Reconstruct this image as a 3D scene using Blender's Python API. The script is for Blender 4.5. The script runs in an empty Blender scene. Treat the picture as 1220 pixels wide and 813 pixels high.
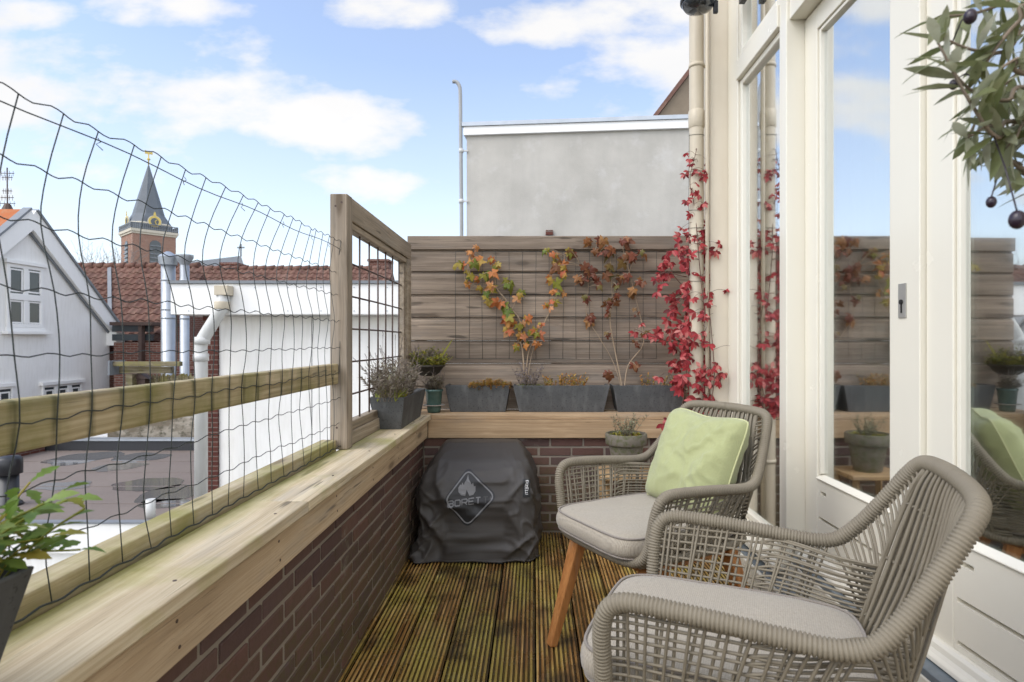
import bpy, bmesh, math, random
from mathutils import Vector, Matrix, noise
from mathutils.bvhtree import BVHTree
random.seed(7)
R = math.radians
SC = bpy.context.scene
COL = SC.collection
CAMZ, FPX = 1.15, 700.0

def at(px, py, Y):
    return Vector(((px - 636) / FPX * Y, Y, CAMZ - (py - 407) / FPX * Y))

def rnd(a, b): return random.uniform(a, b)

# ---------------------------------------------------------------- mesh builder
class MB:
    def __init__(s): s.v = []; s.f = []; s.sm = []
    def add(s, vs, fs, smooth=False):
        o = len(s.v); s.v += [Vector(p) for p in vs]
        for f in fs: s.f.append([i + o for i in f]); s.sm.append(smooth)
    def box(s, x0, x1, y0, y1, z0, z1):
        s.hexa([(x0,y0,z0),(x1,y0,z0),(x1,y1,z0),(x0,y1,z0),(x0,y0,z1),(x1,y0,z1),(x1,y1,z1),(x0,y1,z1)])
    def hexa(s, p):
        s.add(p, [(0,3,2,1),(4,5,6,7),(0,1,5,4),(1,2,6,5),(2,3,7,6),(3,0,4,7)])
    def bar(s, a, b, w, h, up=(0,0,1), w2=None, h2=None):
        a = Vector(a); b = Vector(b); d = (b - a).normalized(); up = Vector(up)
        sx = d.cross(up)
        if sx.length < 1e-4: sx = d.cross(Vector((0,1,0)))
        sx.normalize(); sy = sx.cross(d).normalized()
        w2 = w2 or w; h2 = h2 or h; p = []
        for c, ww, hh in ((a, w, h), (b, w2, h2)):
            for i, j in ((-1,-1),(1,-1),(1,1),(-1,1)): p.append(c + sx*i*ww/2 + sy*j*hh/2)
        s.hexa(p)
    def prism(s, poly, ext):
        n = len(poly); ext = Vector(ext); P = [Vector(p) for p in poly]
        s.add(P + [p + ext for p in P], [list(range(n))[::-1], list(range(n, 2*n))] + [(i, (i+1) % n, n + (i+1) % n, n + i) for i in range(n)])
    def tube(s, pts, r, seg=8, cap=True, up=None):
        pts = [Vector(p) for p in pts]; n = len(pts)
        rs = r if isinstance(r, (list, tuple)) else [r] * n
        t0 = (pts[1] - pts[0]).normalized()
        ref = Vector(up) if up else (Vector((0,0,1)) if abs(t0.z) < .9 else Vector((1,0,0)))
        nx = t0.cross(ref).normalized(); vs = []
        for i, p in enumerate(pts):
            t = (pts[min(i+1, n-1)] - pts[max(i-1, 0)]).normalized()
            nx = (nx - t * nx.dot(t)).normalized(); ny = t.cross(nx)
            for k in range(seg):
                a = 2 * math.pi * k / seg
                vs.append(p + (nx * math.cos(a) + ny * math.sin(a)) * rs[i])
        fs = []
        for i in range(n - 1):
            for k in range(seg):
                k2 = (k + 1) % seg
                fs.append((i*seg + k, i*seg + k2, (i+1)*seg + k2, (i+1)*seg + k))
        s.add(vs, fs, True)
        if cap:
            o = len(s.v) - len(vs)
            s.f.append([o + k for k in range(seg)][::-1]); s.sm.append(False)
            s.f.append([o + (n-1)*seg + k for k in range(seg)]); s.sm.append(False)
    def lathe(s, prof, c=(0,0,0), seg=24, smooth=True, a0=0):
        c = Vector(c); vs = []; fs = []
        for r, z in prof:
            for k in range(seg):
                a = 2*math.pi*k/seg + a0
                vs.append(c + Vector((r*math.cos(a), r*math.sin(a), z)))
        for i in range(len(prof)-1):
            for k in range(seg):
                k2 = (k+1) % seg
                fs.append((i*seg+k, i*seg+k2, (i+1)*seg+k2, (i+1)*seg+k))
        s.add(vs, fs, smooth)
        o = len(s.v) - len(vs)
        if prof[0][0] > 1e-4: s.f.append([o+k for k in range(seg)][::-1]); s.sm.append(False)
        if prof[-1][0] > 1e-4: s.f.append([o+(len(prof)-1)*seg+k for k in range(seg)]); s.sm.append(False)
    def frustum(s, c, a0, b0, a1, b1, h, t=.008, depth=.03):
        """open tapered trough: bottom a0 x b0, top a1 x b1 (full sizes), wall t, inner bottom depth below rim"""
        c = Vector(c); q = lambda a, b, z: [c + Vector((i*a/2, j*b/2, z)) for i, j in ((-1,-1),(1,-1),(1,1),(-1,1))]
        k = 1 - depth/h
        vs = q(a0,b0,0) + q(a1,b1,h) + q(a1-2*t,b1-2*t,h) + q((a0+(a1-a0)*k)-2*t,(b0+(b1-b0)*k)-2*t,h-depth)
        fs = [(3,2,1,0),(15,12,13,14)][:1] + [(12,13,14,15)]
        for lv in range(3):
            for k in range(4):
                k2 = (k+1) % 4; fs.append((lv*4+k, lv*4+k2, lv*4+4+k2, lv*4+4+k))
        s.add(vs, fs)
    def leaf(s, p, d, nrm, L, W, rows=3, curl=.15, fold=.1, pts=None):
        """pointed leaf strip from p along d; width profile by pts [(t,w)]"""
        p = Vector(p); d = Vector(d).normalized(); nrm = Vector(nrm)
        sd = d.cross(nrm)
        if sd.length < 1e-4: sd = d.cross(Vector((.3,.5,.8)))
        sd.normalize(); up = sd.cross(d).normalized()
        pts = pts or [(0,.08),(.25,.75),(.5,1),(.78,.62),(1,0)]
        vs = []
        for t, w in pts:
            c = p + d*L*t - up*curl*L*t*t
            if w <= 0: vs += [c]
            else: vs += [c - sd*w*W/2 + up*fold*w*W, c, c + sd*w*W/2 + up*fold*w*W]
        fs = []
        n = len(pts)
        for i in range(n-1):
            a = i*3; b = a+3
            if pts[i+1][1] <= 0: fs += [(a,a+1,b),(a+1,a+2,b)]
            else: fs += [(a,a+1,b+1,b),(a+1,a+2,b+2,b+1)]
        s.add(vs, fs, True)
    def polyleaf(s, p, d, nrm, L, shape, cup=.12):
        """lobed leaf fan: shape = [(angle_deg, radius)], stalk end at p, pointing d"""
        p = Vector(p); d = Vector(d).normalized(); nrm = Vector(nrm)
        sd = d.cross(nrm)
        if sd.length < 1e-4: sd = d.cross(Vector((.3,.5,.8)))
        sd.normalize(); up = sd.cross(d).normalized()
        c = p + d*L*.3
        vs = [c]
        for a, r in shape:
            a = R(a); rr = r*L*.62
            vs.append(c + d*math.cos(a)*rr + sd*math.sin(a)*rr - up*cup*rr*(r*1.3)*rnd(.3,1.6))
        n = len(shape)
        s.add(vs, [(0, i+1, (i+1) % n + 1) for i in range(n)], True)
    def build(s, name, mat, parent=None, bevel=0, org=None, sharp=None, seg=2):
        o0 = Vector(org) if org is not None else (parent['_o'] if parent and '_o' in parent else (0,0,0))
        o0 = Vector(o0)
        me = bpy.data.meshes.new(name)
        me.from_pydata([v - o0 for v in s.v], [], s.f)
        me.polygons.foreach_set('use_smooth', s.sm)
        me.update()
        if sharp: me.set_sharp_from_angle(angle=R(sharp))
        me.materials.append(mat)
        o = bpy.data.objects.new(name, me); COL.objects.link(o)
        if parent:
            o.parent = parent
        elif org is not None: o.location = o0
        if bevel:
            b = o.modifiers.new('bevel', 'BEVEL'); b.width = bevel; b.segments = seg; b.limit_method = 'ANGLE'; b.angle_limit = R(40)
        return o

ORG = {}
def tag(o, label=None, cat=None, group=None, kind=None):
    if label: o['label'] = label
    if cat: o['category'] = cat
    if group: o['group'] = group
    if kind: o['kind'] = kind
    return o

def thing(name, label, cat, loc=(0,0,0), group=None, rz=0):
    o = bpy.data.objects.new(name, None); COL.objects.link(o)
    o.location = loc; o.rotation_euler = (0,0,rz); o.empty_display_size = .1
    tag(o, label, cat, group); ORG[o.name] = Vector(loc)
    return o

def mixed(name, mbs, mats, label, cat, loc, group=None):
    m = MB(); idx = []
    for i, b in enumerate(mbs):
        m.add(b.v, b.f); m.sm[-len(b.f):] = b.sm if b.f else []; idx += [i]*len(b.f)
    o = m.build(name, mats[0], org=loc)
    for x in mats[1:]: o.data.materials.append(x)
    o.data.polygons.foreach_set('material_index', idx)
    return tag(o, label, cat, group)

def part(mb, name, mat, root, bevel=0, sharp=None, local=False, top=None):
    """top = the thing whose origin the world coordinates are taken from (for sub-parts)"""
    t = top or root
    o = mb.build(name, mat, None, bevel=bevel, sharp=sharp)
    if not local:
        for v in o.data.vertices: v.co -= ORG[t.name]
    o.parent = root
    return o

def catmull(pts, n=8):
    P = [Vector(p) for p in pts]; P = [2*P[0]-P[1]] + P + [2*P[-1]-P[-2]]; out = []
    for i in range(1, len(P)-2):
        for k in range(n):
            t = k/n; a, b, c, d = P[i-1:i+3]
            out.append(.5*((2*b) + (c-a)*t + (2*a-5*b+4*c-d)*t*t + (3*b-a-3*c+d)*t**3))
    out.append(P[-2]); return out

def resample(pts, step):
    out = [pts[0].copy()]; acc = 0; 
    tot = sum((pts[i+1]-pts[i]).length for i in range(len(pts)-1)); n = max(2, round(tot/step)); step = tot/n
    nxt = step; L = 0
    for i in range(len(pts)-1):
        a, b = pts[i], pts[i+1]; l = (b-a).length
        while l > 0 and nxt <= L + l + 1e-9 and len(out) <= n:
            out.append(a.lerp(b, (nxt-L)/l)); nxt += step
        L += l
    return out

# ---------------------------------------------------------------- materials
class NT:
    def __init__(s, name):
        s.m = bpy.data.materials.new(name); s.m.use_nodes = True; s.t = s.m.node_tree
        for n in list(s.t.nodes): s.t.nodes.remove(n)
        s.out = s.t.nodes.new('ShaderNodeOutputMaterial')
    def n(s, typ, ins=None, **kw):
        nd = s.t.nodes.new('ShaderNode' + typ)
        for k, v in kw.items(): setattr(nd, k, v)
        for k, v in (ins or {}).items(): s.set(nd.inputs[k], v)
        return nd
    def set(s, sock, v):
        if isinstance(v, bpy.types.NodeSocket): s.t.links.new(v, sock)
        elif isinstance(v, bpy.types.Node): s.t.links.new(v.outputs[0], sock)
        else:
            if isinstance(v, (tuple, list)) and len(v) == 3 and sock.type == 'RGBA': v = (*v, 1)
            sock.default_value = v
    def ramp(s, fac, stops, interp='LINEAR'):
        r = s.n('ValToRGB', {'Fac': fac}); cr = r.color_ramp; cr.interpolation = interp
        while len(cr.elements) < len(stops): cr.elements.new(.5)
        for e, (p, c) in zip(cr.elements, stops):
            e.position = p; e.color = (*c, 1) if len(c) == 3 else c
        return r.outputs['Color']
    def gray(s, fac, a, b):
        m = s.n('MapRange', interpolation_type='LINEAR', clamp=True); s.set(m.inputs[0], fac)
        for i, v in zip((1,2,3,4), (a, b, 0., 1.)): m.inputs[i].default_value = v
        return m.outputs[0]
    def mix(s, f, a, b, mode='MIX'):
        m = s.n('Mix', data_type='RGBA', blend_type=mode)
        s.set(m.inputs[0], f); s.set(m.inputs[6], a); s.set(m.inputs[7], b)
        return m.outputs[2]
    def math(s, op, a, b=0.0, c=0.0):
        m = s.n('Math', operation=op); s.set(m.inputs[0], a); s.set(m.inputs[1], b); s.set(m.inputs[2], c); return m.outputs[0]
    def obj(s): return s.n('TexCoord').outputs['Object']
    def geo(s, out='Position'): return s.n('NewGeometry').outputs[out]
    def rand(s): return s.n('NewGeometry').outputs['Random Per Island']
    def map(s, vec, scale=(1,1,1), rot=(0,0,0), loc=(0,0,0)):
        return s.n('Mapping', {'Vector': vec, 'Scale': scale, 'Rotation': rot, 'Location': loc}).outputs[0]
    def noise(s, vec, scale=5, detail=4, rough=.55, dist=0):
        return s.n('TexNoise', {'Vector': vec, 'Scale': scale, 'Detail': detail, 'Roughness': rough, 'Distortion': dist}).outputs[0]
    def voro(s, vec, scale=5, feature='F1', out='Distance'):
        return s.n('TexVoronoi', {'Vector': vec, 'Scale': scale}, feature=feature).outputs[out]
    def bump(s, h, strength=.3, dist=.002):
        return s.n('Bump', {'Height': h, 'Strength': strength, 'Distance': dist}).outputs[0]
    def bsdf(s, col, rough=.6, normal=None, metal=0, spec=.5, **kw):
        b = s.n('BsdfPrincipled'); s.set(b.inputs['Base Color'], col); s.set(b.inputs['Roughness'], rough)
        s.set(b.inputs['Metallic'], metal); s.set(b.inputs['Specular IOR Level'], spec)
        if normal is not None: s.set(b.inputs['Normal'], normal)
        for k, v in kw.items(): s.set(b.inputs[k.replace('_', ' ')], v)
        return b
    def done(s, sh):
        s.t.links.new(sh.outputs[0], s.out.inputs[0]); return s.m

def island_vec(t, k=7.0):
    r = t.rand(); v = t.n('VectorMath', operation='ADD')
    cmb = t.n('CombineXYZ', {0: t.math('MULTIPLY', r, k), 1: t.math('MULTIPLY', r, k*1.7), 2: t.math('MULTIPLY', r, k*.6)})
    t.set(v.inputs[0], t.obj()); t.set(v.inputs[1], cmb); return v.outputs[0]

def wood(name, axis, light, dark, knot=(.08,.045,.02), algae=None, amt=0.0, rough=.75, wires=False, vary=.25, grain=28, bump=.35, edge=None, knots=1.0):
    t = NT(name); vec = island_vec(t)
    sc = {'x': (.75, grain, grain), 'y': (grain, .75, grain), 'z': (grain, grain, .75)}[axis]
    wv = t.n('VectorMath', operation='ADD'); t.set(wv.inputs[0], t.map(vec, sc)); lowf = t.n('TexNoise', {'Vector': vec, 'Scale': 3.0, 'Detail': 2}).outputs['Color']
    sv = t.n('VectorMath', operation='SCALE'); t.set(sv.inputs[0], lowf); sv.inputs[3].default_value = .55; t.set(wv.inputs[1], sv.outputs[0])
    g1 = t.noise(wv.outputs[0], 1.4, 5, .55, .1); g2 = t.noise(t.map(wv.outputs[0], tuple(4.5 if c > 2 else 1.5 for c in sc)), 1.5, 4, .6, .05)
    g = t.math('ADD', t.math('MULTIPLY', g1, .55), t.math('MULTIPLY', g2, .45))
    col = t.ramp(g, [(.36, tuple(c*.78 for c in dark)), (.46, dark), (.54, tuple((a+b)/2 for a, b in zip(light, dark))), (.64, light)])
    # fine dark drying checks along the grain
    ck = t.noise(t.map(vec, tuple(c*4 if c > 2 else c*2.2 for c in sc)), 2.2, 4, .7, .2)
    col = t.mix(t.math('MULTIPLY', t.gray(ck, .60, .70), .7), col, tuple(c*.35 for c in dark))
    # knots
    ks = {'x': (2.3*knots, 9, 9), 'y': (9, 2.3*knots, 9), 'z': (9, 9, 2.3*knots)}[axis]
    k = t.voro(t.map(vec, ks), 1.0)
    col = t.mix(t.math('MULTIPLY', t.gray(k, .17, .09), .85), col, knot)
    col = t.mix(t.math('MULTIPLY', t.gray(k, .34, .17), .4), col, tuple(c*.7 for c in dark))
    # short splits and grey weather marks
    sp = t.noise(t.map(vec, tuple(c*.9 if c > 2 else c*3.2 for c in sc)), 1.0, 3, .5, .1)
    col = t.mix(t.math('MULTIPLY', t.gray(sp, .655, .70), .75), col, tuple(c*.22 for c in dark))
    gy = t.noise(t.map(vec, tuple(c*.25 if c > 2 else c*1.5 for c in sc)), 1.3, 5, .65)
    lum = sum(dark)/3
    col = t.mix(t.math('MULTIPLY', t.gray(gy, .52, .70), .45), col, (lum*.92, lum*.9, lum*.84))
    # big blotches
    b = t.noise(vec, 2.3, 3, .5)
    col = t.mix(t.math('MULTIPLY', t.gray(b, .45, .72), .35), col, tuple(c*.62 for c in dark))
    hs = t.n('HueSaturation', {'Color': col, 'Value': t.math('MULTIPLY_ADD', t.rand(), vary, 1 - vary*.5)})
    col = hs.outputs[0]
    if algae:
        a = t.noise(t.obj(), 3.2, 6, .6)
        a2 = t.gray(a, .62 - amt*.35, .80 - amt*.3)
        col = t.mix(t.math('MULTIPLY', a2, .75), col, algae)
    if edge:    # damp strip of algae along one edge
        ex = t.n('SeparateXYZ', {0: t.obj()}).outputs[edge[0]]
        en = t.noise(t.map(t.obj(), (9, 4, 9)), 1.6, 6, .65)
        em = t.gray(t.math('ADD', ex, t.math('MULTIPLY_ADD', en, .09, -.045)), edge[2], edge[1])
        col = t.mix(t.math('MULTIPLY', em, .8), col, t.mix(en, (.14,.15,.02), (.40,.38,.08)))
    if wires:   # weathering marks where the netting wires touch the rail
        sx = t.n('SeparateXYZ', {0: t.obj()})
        ph = t.math('FRACT', t.math('MULTIPLY_ADD', sx.outputs[1], 1/.0792, wires))
        w = t.math('ABSOLUTE', t.math('SUBTRACT', ph, .5))
        nz = t.noise(t.map(t.obj(), (1, 40, 6)), 1, 3)
        msk = t.math('MULTIPLY', t.gray(w, .16, .02), t.gray(nz, .35, .6))
        col = t.mix(t.math('MULTIPLY', msk, .8), col, (.055,.06,.022))
    nb = t.bump(t.math('SUBTRACT', g, t.math('MULTIPLY', t.gray(ck, .6, .72), .6)), bump, .004)
    return t.done(t.bsdf(col, rough, nb, spec=.3))

def paint(name, col, rough=.35, dirt=.15, dcol=None, bump=.012, scale=6, spec=.5):
    t = NT(name); o = t.obj()
    n1 = t.noise(o, scale, 6, .6); n2 = t.noise(t.map(o, (9,9,1.2)), 2.0, 5, .6)
    dcol = dcol or tuple(c*.72 for c in col)
    c = t.mix(t.math('MULTIPLY', t.gray(n1, .42, .75), dirt), col, dcol)
    c = t.mix(t.math('MULTIPLY', t.gray(n2, .47, .72), dirt), c, dcol)
    r = t.math('MULTIPLY_ADD', n1, .08, rough - .04)
    return t.done(t.bsdf(c, r, t.bump(n1, bump, .003), spec=spec))

def plain(name, col, rough=.5, metal=0, var=.15, scale=20, bump=.1, spec=.5):
    t = NT(name); n1 = t.noise(t.obj(), scale, 4, .6)
    c = t.mix(n1, tuple(x*(1-var) for x in col), tuple(min(1, x*(1+var)) for x in col))
    return t.done(t.bsdf(c, rough, t.bump(n1, bump, .002), metal, spec))

def leafmat(name, stops, trans=.3, rough=.5, veins=True):
    t = NT(name); col = t.ramp(t.rand(), stops)
    nz = t.noise(t.obj(), 60, 3); 
    col = t.mix(t.math('MULTIPLY', t.gray(nz, .45, .7), .45), col, t.mix(.5, col, (.10,.045,.015)))
    b = t.bsdf(col, rough, t.bump(nz, .3, .003), spec=.35)
    tr = t.n('BsdfTranslucent', {'Color': col})
    mx = t.n('MixShader', {0: trans, 1: b.outputs[0], 2: tr.outputs[0]})
    return t.done(mx)

def brickmat(name, cols, moss=None, mossz=.0, eff=0):
    t = NT(name); r = t.rand(); o = t.obj()
    c = t.ramp(r, [(i/(len(cols)-1), k) for i, k in enumerate(cols)])
    n1 = t.noise(o, 45, 5, .65); n2 = t.noise(o, 5, 4, .6)
    c = t.mix(t.math('MULTIPLY', n1, .55), c, tuple(x*.55 for x in cols[0]))
    if eff: c = t.mix(t.math('MULTIPLY', t.gray(n2, .63, .74), t.math('MULTIPLY', t.gray(n1, .4, .6), eff)), c, (.45,.42,.38))
    if moss:
        z = t.n('SeparateXYZ', {0: t.geo()}).outputs[2]
        m = t.math('MULTIPLY', t.gray(t.math('ADD', z, t.math('MULTIPLY', n2, -.55)), mossz, mossz-.35), t.gray(n1, .35, .6))
        c = t.mix(t.math('MULTIPLY', m, .6), c, moss)
    return t.done(t.bsdf(c, .85, t.bump(n1, .5, .004), spec=.25))
# ================================================================ materials used on the balcony
M = {}
M['ledge'] = wood('ledge_pine', 'y', (.74,.64,.46), (.58,.47,.31), algae=(.36,.34,.10), amt=.30, grain=30, vary=.15, edge=(0, -.028, .055))
M['fascia'] = wood('fascia_pine', 'y', (.64,.50,.335), (.50,.37,.235), amt=.1, grain=28, vary=.15)
M['fascia_x'] = wood('fascia_pine_cross', 'x', (.58,.42,.26), (.43,.29,.165), amt=.1, grain=28, vary=.15)
M['rail'] = wood('rail_pine', 'y', (.60,.50,.33), (.40,.32,.18), algae=(.17,.17,.04), amt=.44, wires=.39, grain=28)
M['post'] = wood('post_pine', 'z', (.45,.37,.285), (.29,.235,.175), amt=.1, grain=26)
M['frame_y'] = wood('frame_pine', 'y', (.45,.37,.28), (.29,.235,.17), grain=26)
M['fence'] = wood('fence_weathered', 'x', (.345,.275,.21), (.225,.175,.132), knot=(.08,.055,.035), grain=30, vary=.42, bump=.5, knots=1.3)
M['stool'] = wood('stool_wood', 'x', (.55,.38,.21), (.42,.27,.13))
M['oak'] = wood('chair_oak', 'z', (.52,.245,.085), (.40,.165,.052), knot=(.36,.15,.05), grain=26, vary=.1, rough=.5, bump=.1)
M['brick'] = brickmat('wall_brick', [(.105,.066,.060), (.135,.080,.068), (.165,.095,.074), (.125,.085,.080), (.185,.10,.076), (.15,.080,.066)], moss=(.11,.10,.03), mossz=.22, eff=.55)
def mortar(name, c):
    t = NT(name); n1 = t.noise(t.obj(), 90, 4); n2 = t.noise(t.obj(), 4, 4)
    return t.done(t.bsdf(t.mix(n2, tuple(x*.6 for x in c), c), .95, t.bump(n1, .6, .003), spec=.1))
M['mortar'] = mortar('mortar', (.34,.295,.24))
def deckmat():
    t = NT('deck_timber'); vec = island_vec(t)
    g = t.noise(t.map(vec, (60, 1.3, 60)), 1.4, 6, .65, .5)
    b = t.noise(t.map(vec, (4, 1.2, 4)), 1.7, 5, .6)
    f = t.noise(t.map(vec, (22, 4, 22)), 1.5, 5, .6)
    col = t.ramp(g, [(.34, (.10,.045,.014)), (.5, (.28,.145,.042)), (.66, (.56,.37,.13))])
    alg = t.mix(f, (.17,.15,.024), (.56,.46,.11))
    col = t.mix(t.math('MULTIPLY', t.gray(b, .44, .60), .72), col, alg)
    col = t.mix(t.math('MULTIPLY', t.gray(f, .60, .75), .6), col, (.42,.34,.17))
    col = t.mix(t.math('MULTIPLY', t.gray(t.noise(vec, 5, 5), .52, .66), .75), col, (.045,.024,.008))
    zz = t.n('SeparateXYZ', {0: t.obj()}).outputs[2]
    col = t.mix(t.math('MULTIPLY', t.gray(zz, -.0015, -.0055), .82), col, (.022,.014,.006))
    hs = t.n('HueSaturation', {'Color': col, 'Value': t.math('MULTIPLY_ADD', t.rand(), .5, .85)})
    wet = t.noise(t.obj(), 7, 4)
    r = t.ramp(wet, [(.42, (.10,)*3), (.62, (.5,)*3)])
    return t.done(t.bsdf(hs.outputs[0], r, t.bump(g, .4, .003), spec=.55))
M['deck'] = deckmat()
M['dark'] = plain('dark_void', (.012,.011,.010), .9)
def stonegrey(name, c):
    t = NT(name); o = t.obj(); n1 = t.noise(o, 14, 6, .65); n2 = t.noise(o, 120, 2); n3 = t.noise(t.map(o, (3,3,.8)), 6, 4)
    col = t.mix(n1, tuple(x*.55 for x in c), tuple(x*1.35 for x in c))
    col = t.mix(t.math('MULTIPLY', t.gray(n2, .60, .68), .7), col, tuple(x*.28 for x in c))
    col = t.mix(t.math('MULTIPLY', t.gray(n3, .52, .75), .4), col, (.22,.225,.22))
    return t.done(t.bsdf(col, .62, t.bump(n1, .2, .004), spec=.35))
M['planter'] = stonegrey('planter_grey', (.088,.091,.092))
M['soil'] = plain('soil', (.035,.024,.016), .95, var=.5, scale=60, bump=1)
M['wire'] = plain('netting_green_wire', (.018,.026,.024), .45)
M['rod'] = plain('trellis_rust_steel', (.075,.045,.035), .6, var=.4)
M['moss'] = leafmat('moss_leaves', [(0,(.10,.13,.02)), (.5,(.16,.17,.03)), (1,(.06,.09,.015))], .1)

# ================================================================ deck
Y0, YB = -1.0, 3.55          # behind the camera, rear wall face
XL, XR = -.667, 1.10
def deck():
    m = MB(); pitch = .1622; w = .1568; x = XL - .02; ng = 9
    x = .0055 - 5*pitch + .003
    while x < 1.30:
        prof = [(x, 0)]
        gw = w/ng
        for k in range(ng):
            a = x + k*gw
            prof += [(a + gw*.06, -.001), (a + gw*.14, .0), (a + gw*.48, .0), (a + gw*.56, -.001), (a + gw*.64, -.0075), (a + gw*.94, -.0075)]
        prof = prof[1:] + [(x + w, 0)]
        zj = rnd(-.0015, .0015)
        P = [(px_, pz + zj) for px_, pz in prof]
        ya, yb = Y0, YB - .005
        n = 26; vs = []; fs = []; L = len(P)
        for j in range(n+1):
            y = ya + (yb-ya)*j/n; dz = .0015*noise.noise(Vector((x*3, y*1.7, 1)))
            for px_, pz in P: vs.append((px_ + .0015*noise.noise(Vector((x, y*1.3, 5))), y, pz + dz))
        for j in range(n):
            for i in range(L-1): fs.append((j*L+i, j*L+i+1, (j+1)*L+i+1, (j+1)*L+i))
        for j in range(n):     # side faces
            pass
        o = len(vs)
        for j in (0, n):
            vs.append((P[0][0], ya + (yb-ya)*j/n, -.027)); vs.append((P[-1][0], ya + (yb-ya)*j/n, -.027))
        fs.append([o, o+2] + [j*L for j in range(n, -1, -1)]); fs.append([o+1] + [j*L + L-1 for j in range(0, n+1)] + [o+3])
        m.add(vs, fs)
        x += pitch
    o = m.build('deck_floor', M['deck']); tag(o, kind='structure')
    m = MB(); m.box(XL-.2, 1.4, Y0, 3.9, -.30, -.06)
    o = m.build('deck_underside_floor', M['dark']); tag(o, kind='structure')
deck()

# ================================================================ brick parapets with timber capping
LT = .71   # capping top height
def brickwall(mb, mm, org, u, n, length, z0, z1, brick=.1868, joint=.0124, course=.0568, thick=.09):
    org = Vector(org); u = Vector(u); n = Vector(n)
    z = z0; row = 0
    while z < z1 - .004:
        h = min(course - .0122, z1 - z); s = -(brick+joint)/2 if row % 2 else -.03
        while s < length:
            a, b = max(0, s), min(length, s + brick)
            if b - a > .012:
                j = [rnd(-.002, .002) for _ in range(6)]
                pr = rnd(-.0018, .0025)
                p0 = org + u*(a + j[0]) + n*(-thick); p1 = org + u*(b + j[1]) + n*(-thick)
                f0 = org + u*(a + j[0]) + n*pr; f1 = org + u*(b + j[1]) + n*(pr + j[2]*.5)
                za, zb = z + j[3]*.6, z + h + j[4]*.6
                P = [Vector((q.x, q.y, zz)) for zz in (za, zb) for q in (f0, f1, p1, p0)]
                mb.hexa(P)
            s += brick + joint
        z += course; row += 1
    mm.append((org, u, n, length, z0, z1, thick))

def sidewall():
    t = thing('brick_parapet', 'low brick parapet with pale timber capping along the open side under the wire netting', 'wall', (XL-.1, 1.2, -.05))
    b = MB(); mm = []
    brickwall(b, mm, (XL, YB-.02, -.05), (0,-1,0), (1,0,0), YB - Y0, -.05, .655)
    part(b, 'brickwork', M['brick'], t, bevel=.003)
    m = MB(); m.box(XL-.20, XL-.0042, Y0, YB+.3, -.05, .66)
    part(m, 'mortar_bed', M['mortar'], t)
    m = MB()
    m.box(-.795, -.620, Y0, 1.62, LT-.030, LT); m.box(-.795, -.620, 1.6215, 3.532, LT-.030, LT-.0005)
    part(m, 'capping', M['ledge'], t, bevel=.003)
    m = MB(); m.box(-.666, -.638, Y0, 3.532, LT-.137, LT-.032)
    part(m, 'fascia_board', M['fascia'], t, bevel=.003)
    m = MB()
    for y in (.62, 1.05, 1.47, 1.90, 2.33, 2.76, 3.2):
        for a, b in (((-.6385, y, LT-.06), (-.6372, y, LT-.06)), ((-.6385, y+.008, LT-.11), (-.6372, y+.008, LT-.11)), ((-.66, y+.03, LT-.0006), (-.66, y+.03, LT+.0008))):
            m = MB(); m.tube([a, b], .0038, 8); part(m, 'screw', M['rod'], t)
sidewall()

def rearwall():
    t = thing('brick_parapet', 'low dark brick parapet with timber capping under the row of grey troughs', 'wall', (.2, YB+.1, -.05))
    b = MB(); mm = []
    brickwall(b, mm, (XL+.005, YB, -.05), (1,0,0), (0,-1,0), 1.13-XL, -.05, .60)
    part(b, 'brickwork', M['brick'], t, bevel=.003)
    m = MB(); m.box(XL, 1.13, YB+.0042, YB+.28, -.05, .66)
    part(m, 'mortar_bed', M['mortar'], t)
    m = MB(); m.box(-.617, 1.02, 3.534, 3.838, LT-.028, LT-.002)
    m.box(-.80, -.619, 3.534, 3.838, LT-.028, LT-.003)
    part(m, 'capping', M['fascia_x'], t, bevel=.003)
    m = MB(); m.box(-.634, 1.02, 3.522, 3.547, LT-.140, LT-.030)
    part(m, 'fascia_board', M['fascia_x'], t, bevel=.003)
rearwall()

# ================================================================ timber balustrade, framed trellis, netting
def railing():
    t = thing('timber_railing', 'weathered pine balustrade with a single broad rail behind the wire netting', 'railing', (-.82, 2.39, LT))
    m = MB(); m.box(-.828, -.757, 2.385, 2.455, LT, 1.75)
    part(m, 'post', M['post'], t, bevel=.004)
    m = MB(); m.box(-.828, -.792, Y0, 2.383, .978, 1.060)
    part(m, 'mid_rail', M['rail'], t, bevel=.006)
    m = MB(); m.box(-.862, -.800, Y0, 2.383, LT-.03, LT+.042)
    M['rail_low'] = wood('low_rail_pine', 'y', (.62,.53,.37), (.42,.34,.21), algae=(.24,.23,.05), amt=.55, grain=28)
    part(m, 'bottom_rail', M['rail_low'], t, bevel=.005)
    for a, b in [((-.7925, 2.34 - (1.03-z), z), (-.7912, 2.34 - (1.03-z), z)) for z in (1.03, 1.005)] + [((x, 2.386, z), (x, 2.3842, z)) for x, z in ((-.805, 1.70), (-.78, 1.715), (-.80, .80))]:
        m = MB(); m.tube([a, b], .0045, 8); part(m, 'screw', M['rod'], t)
railing()

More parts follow.
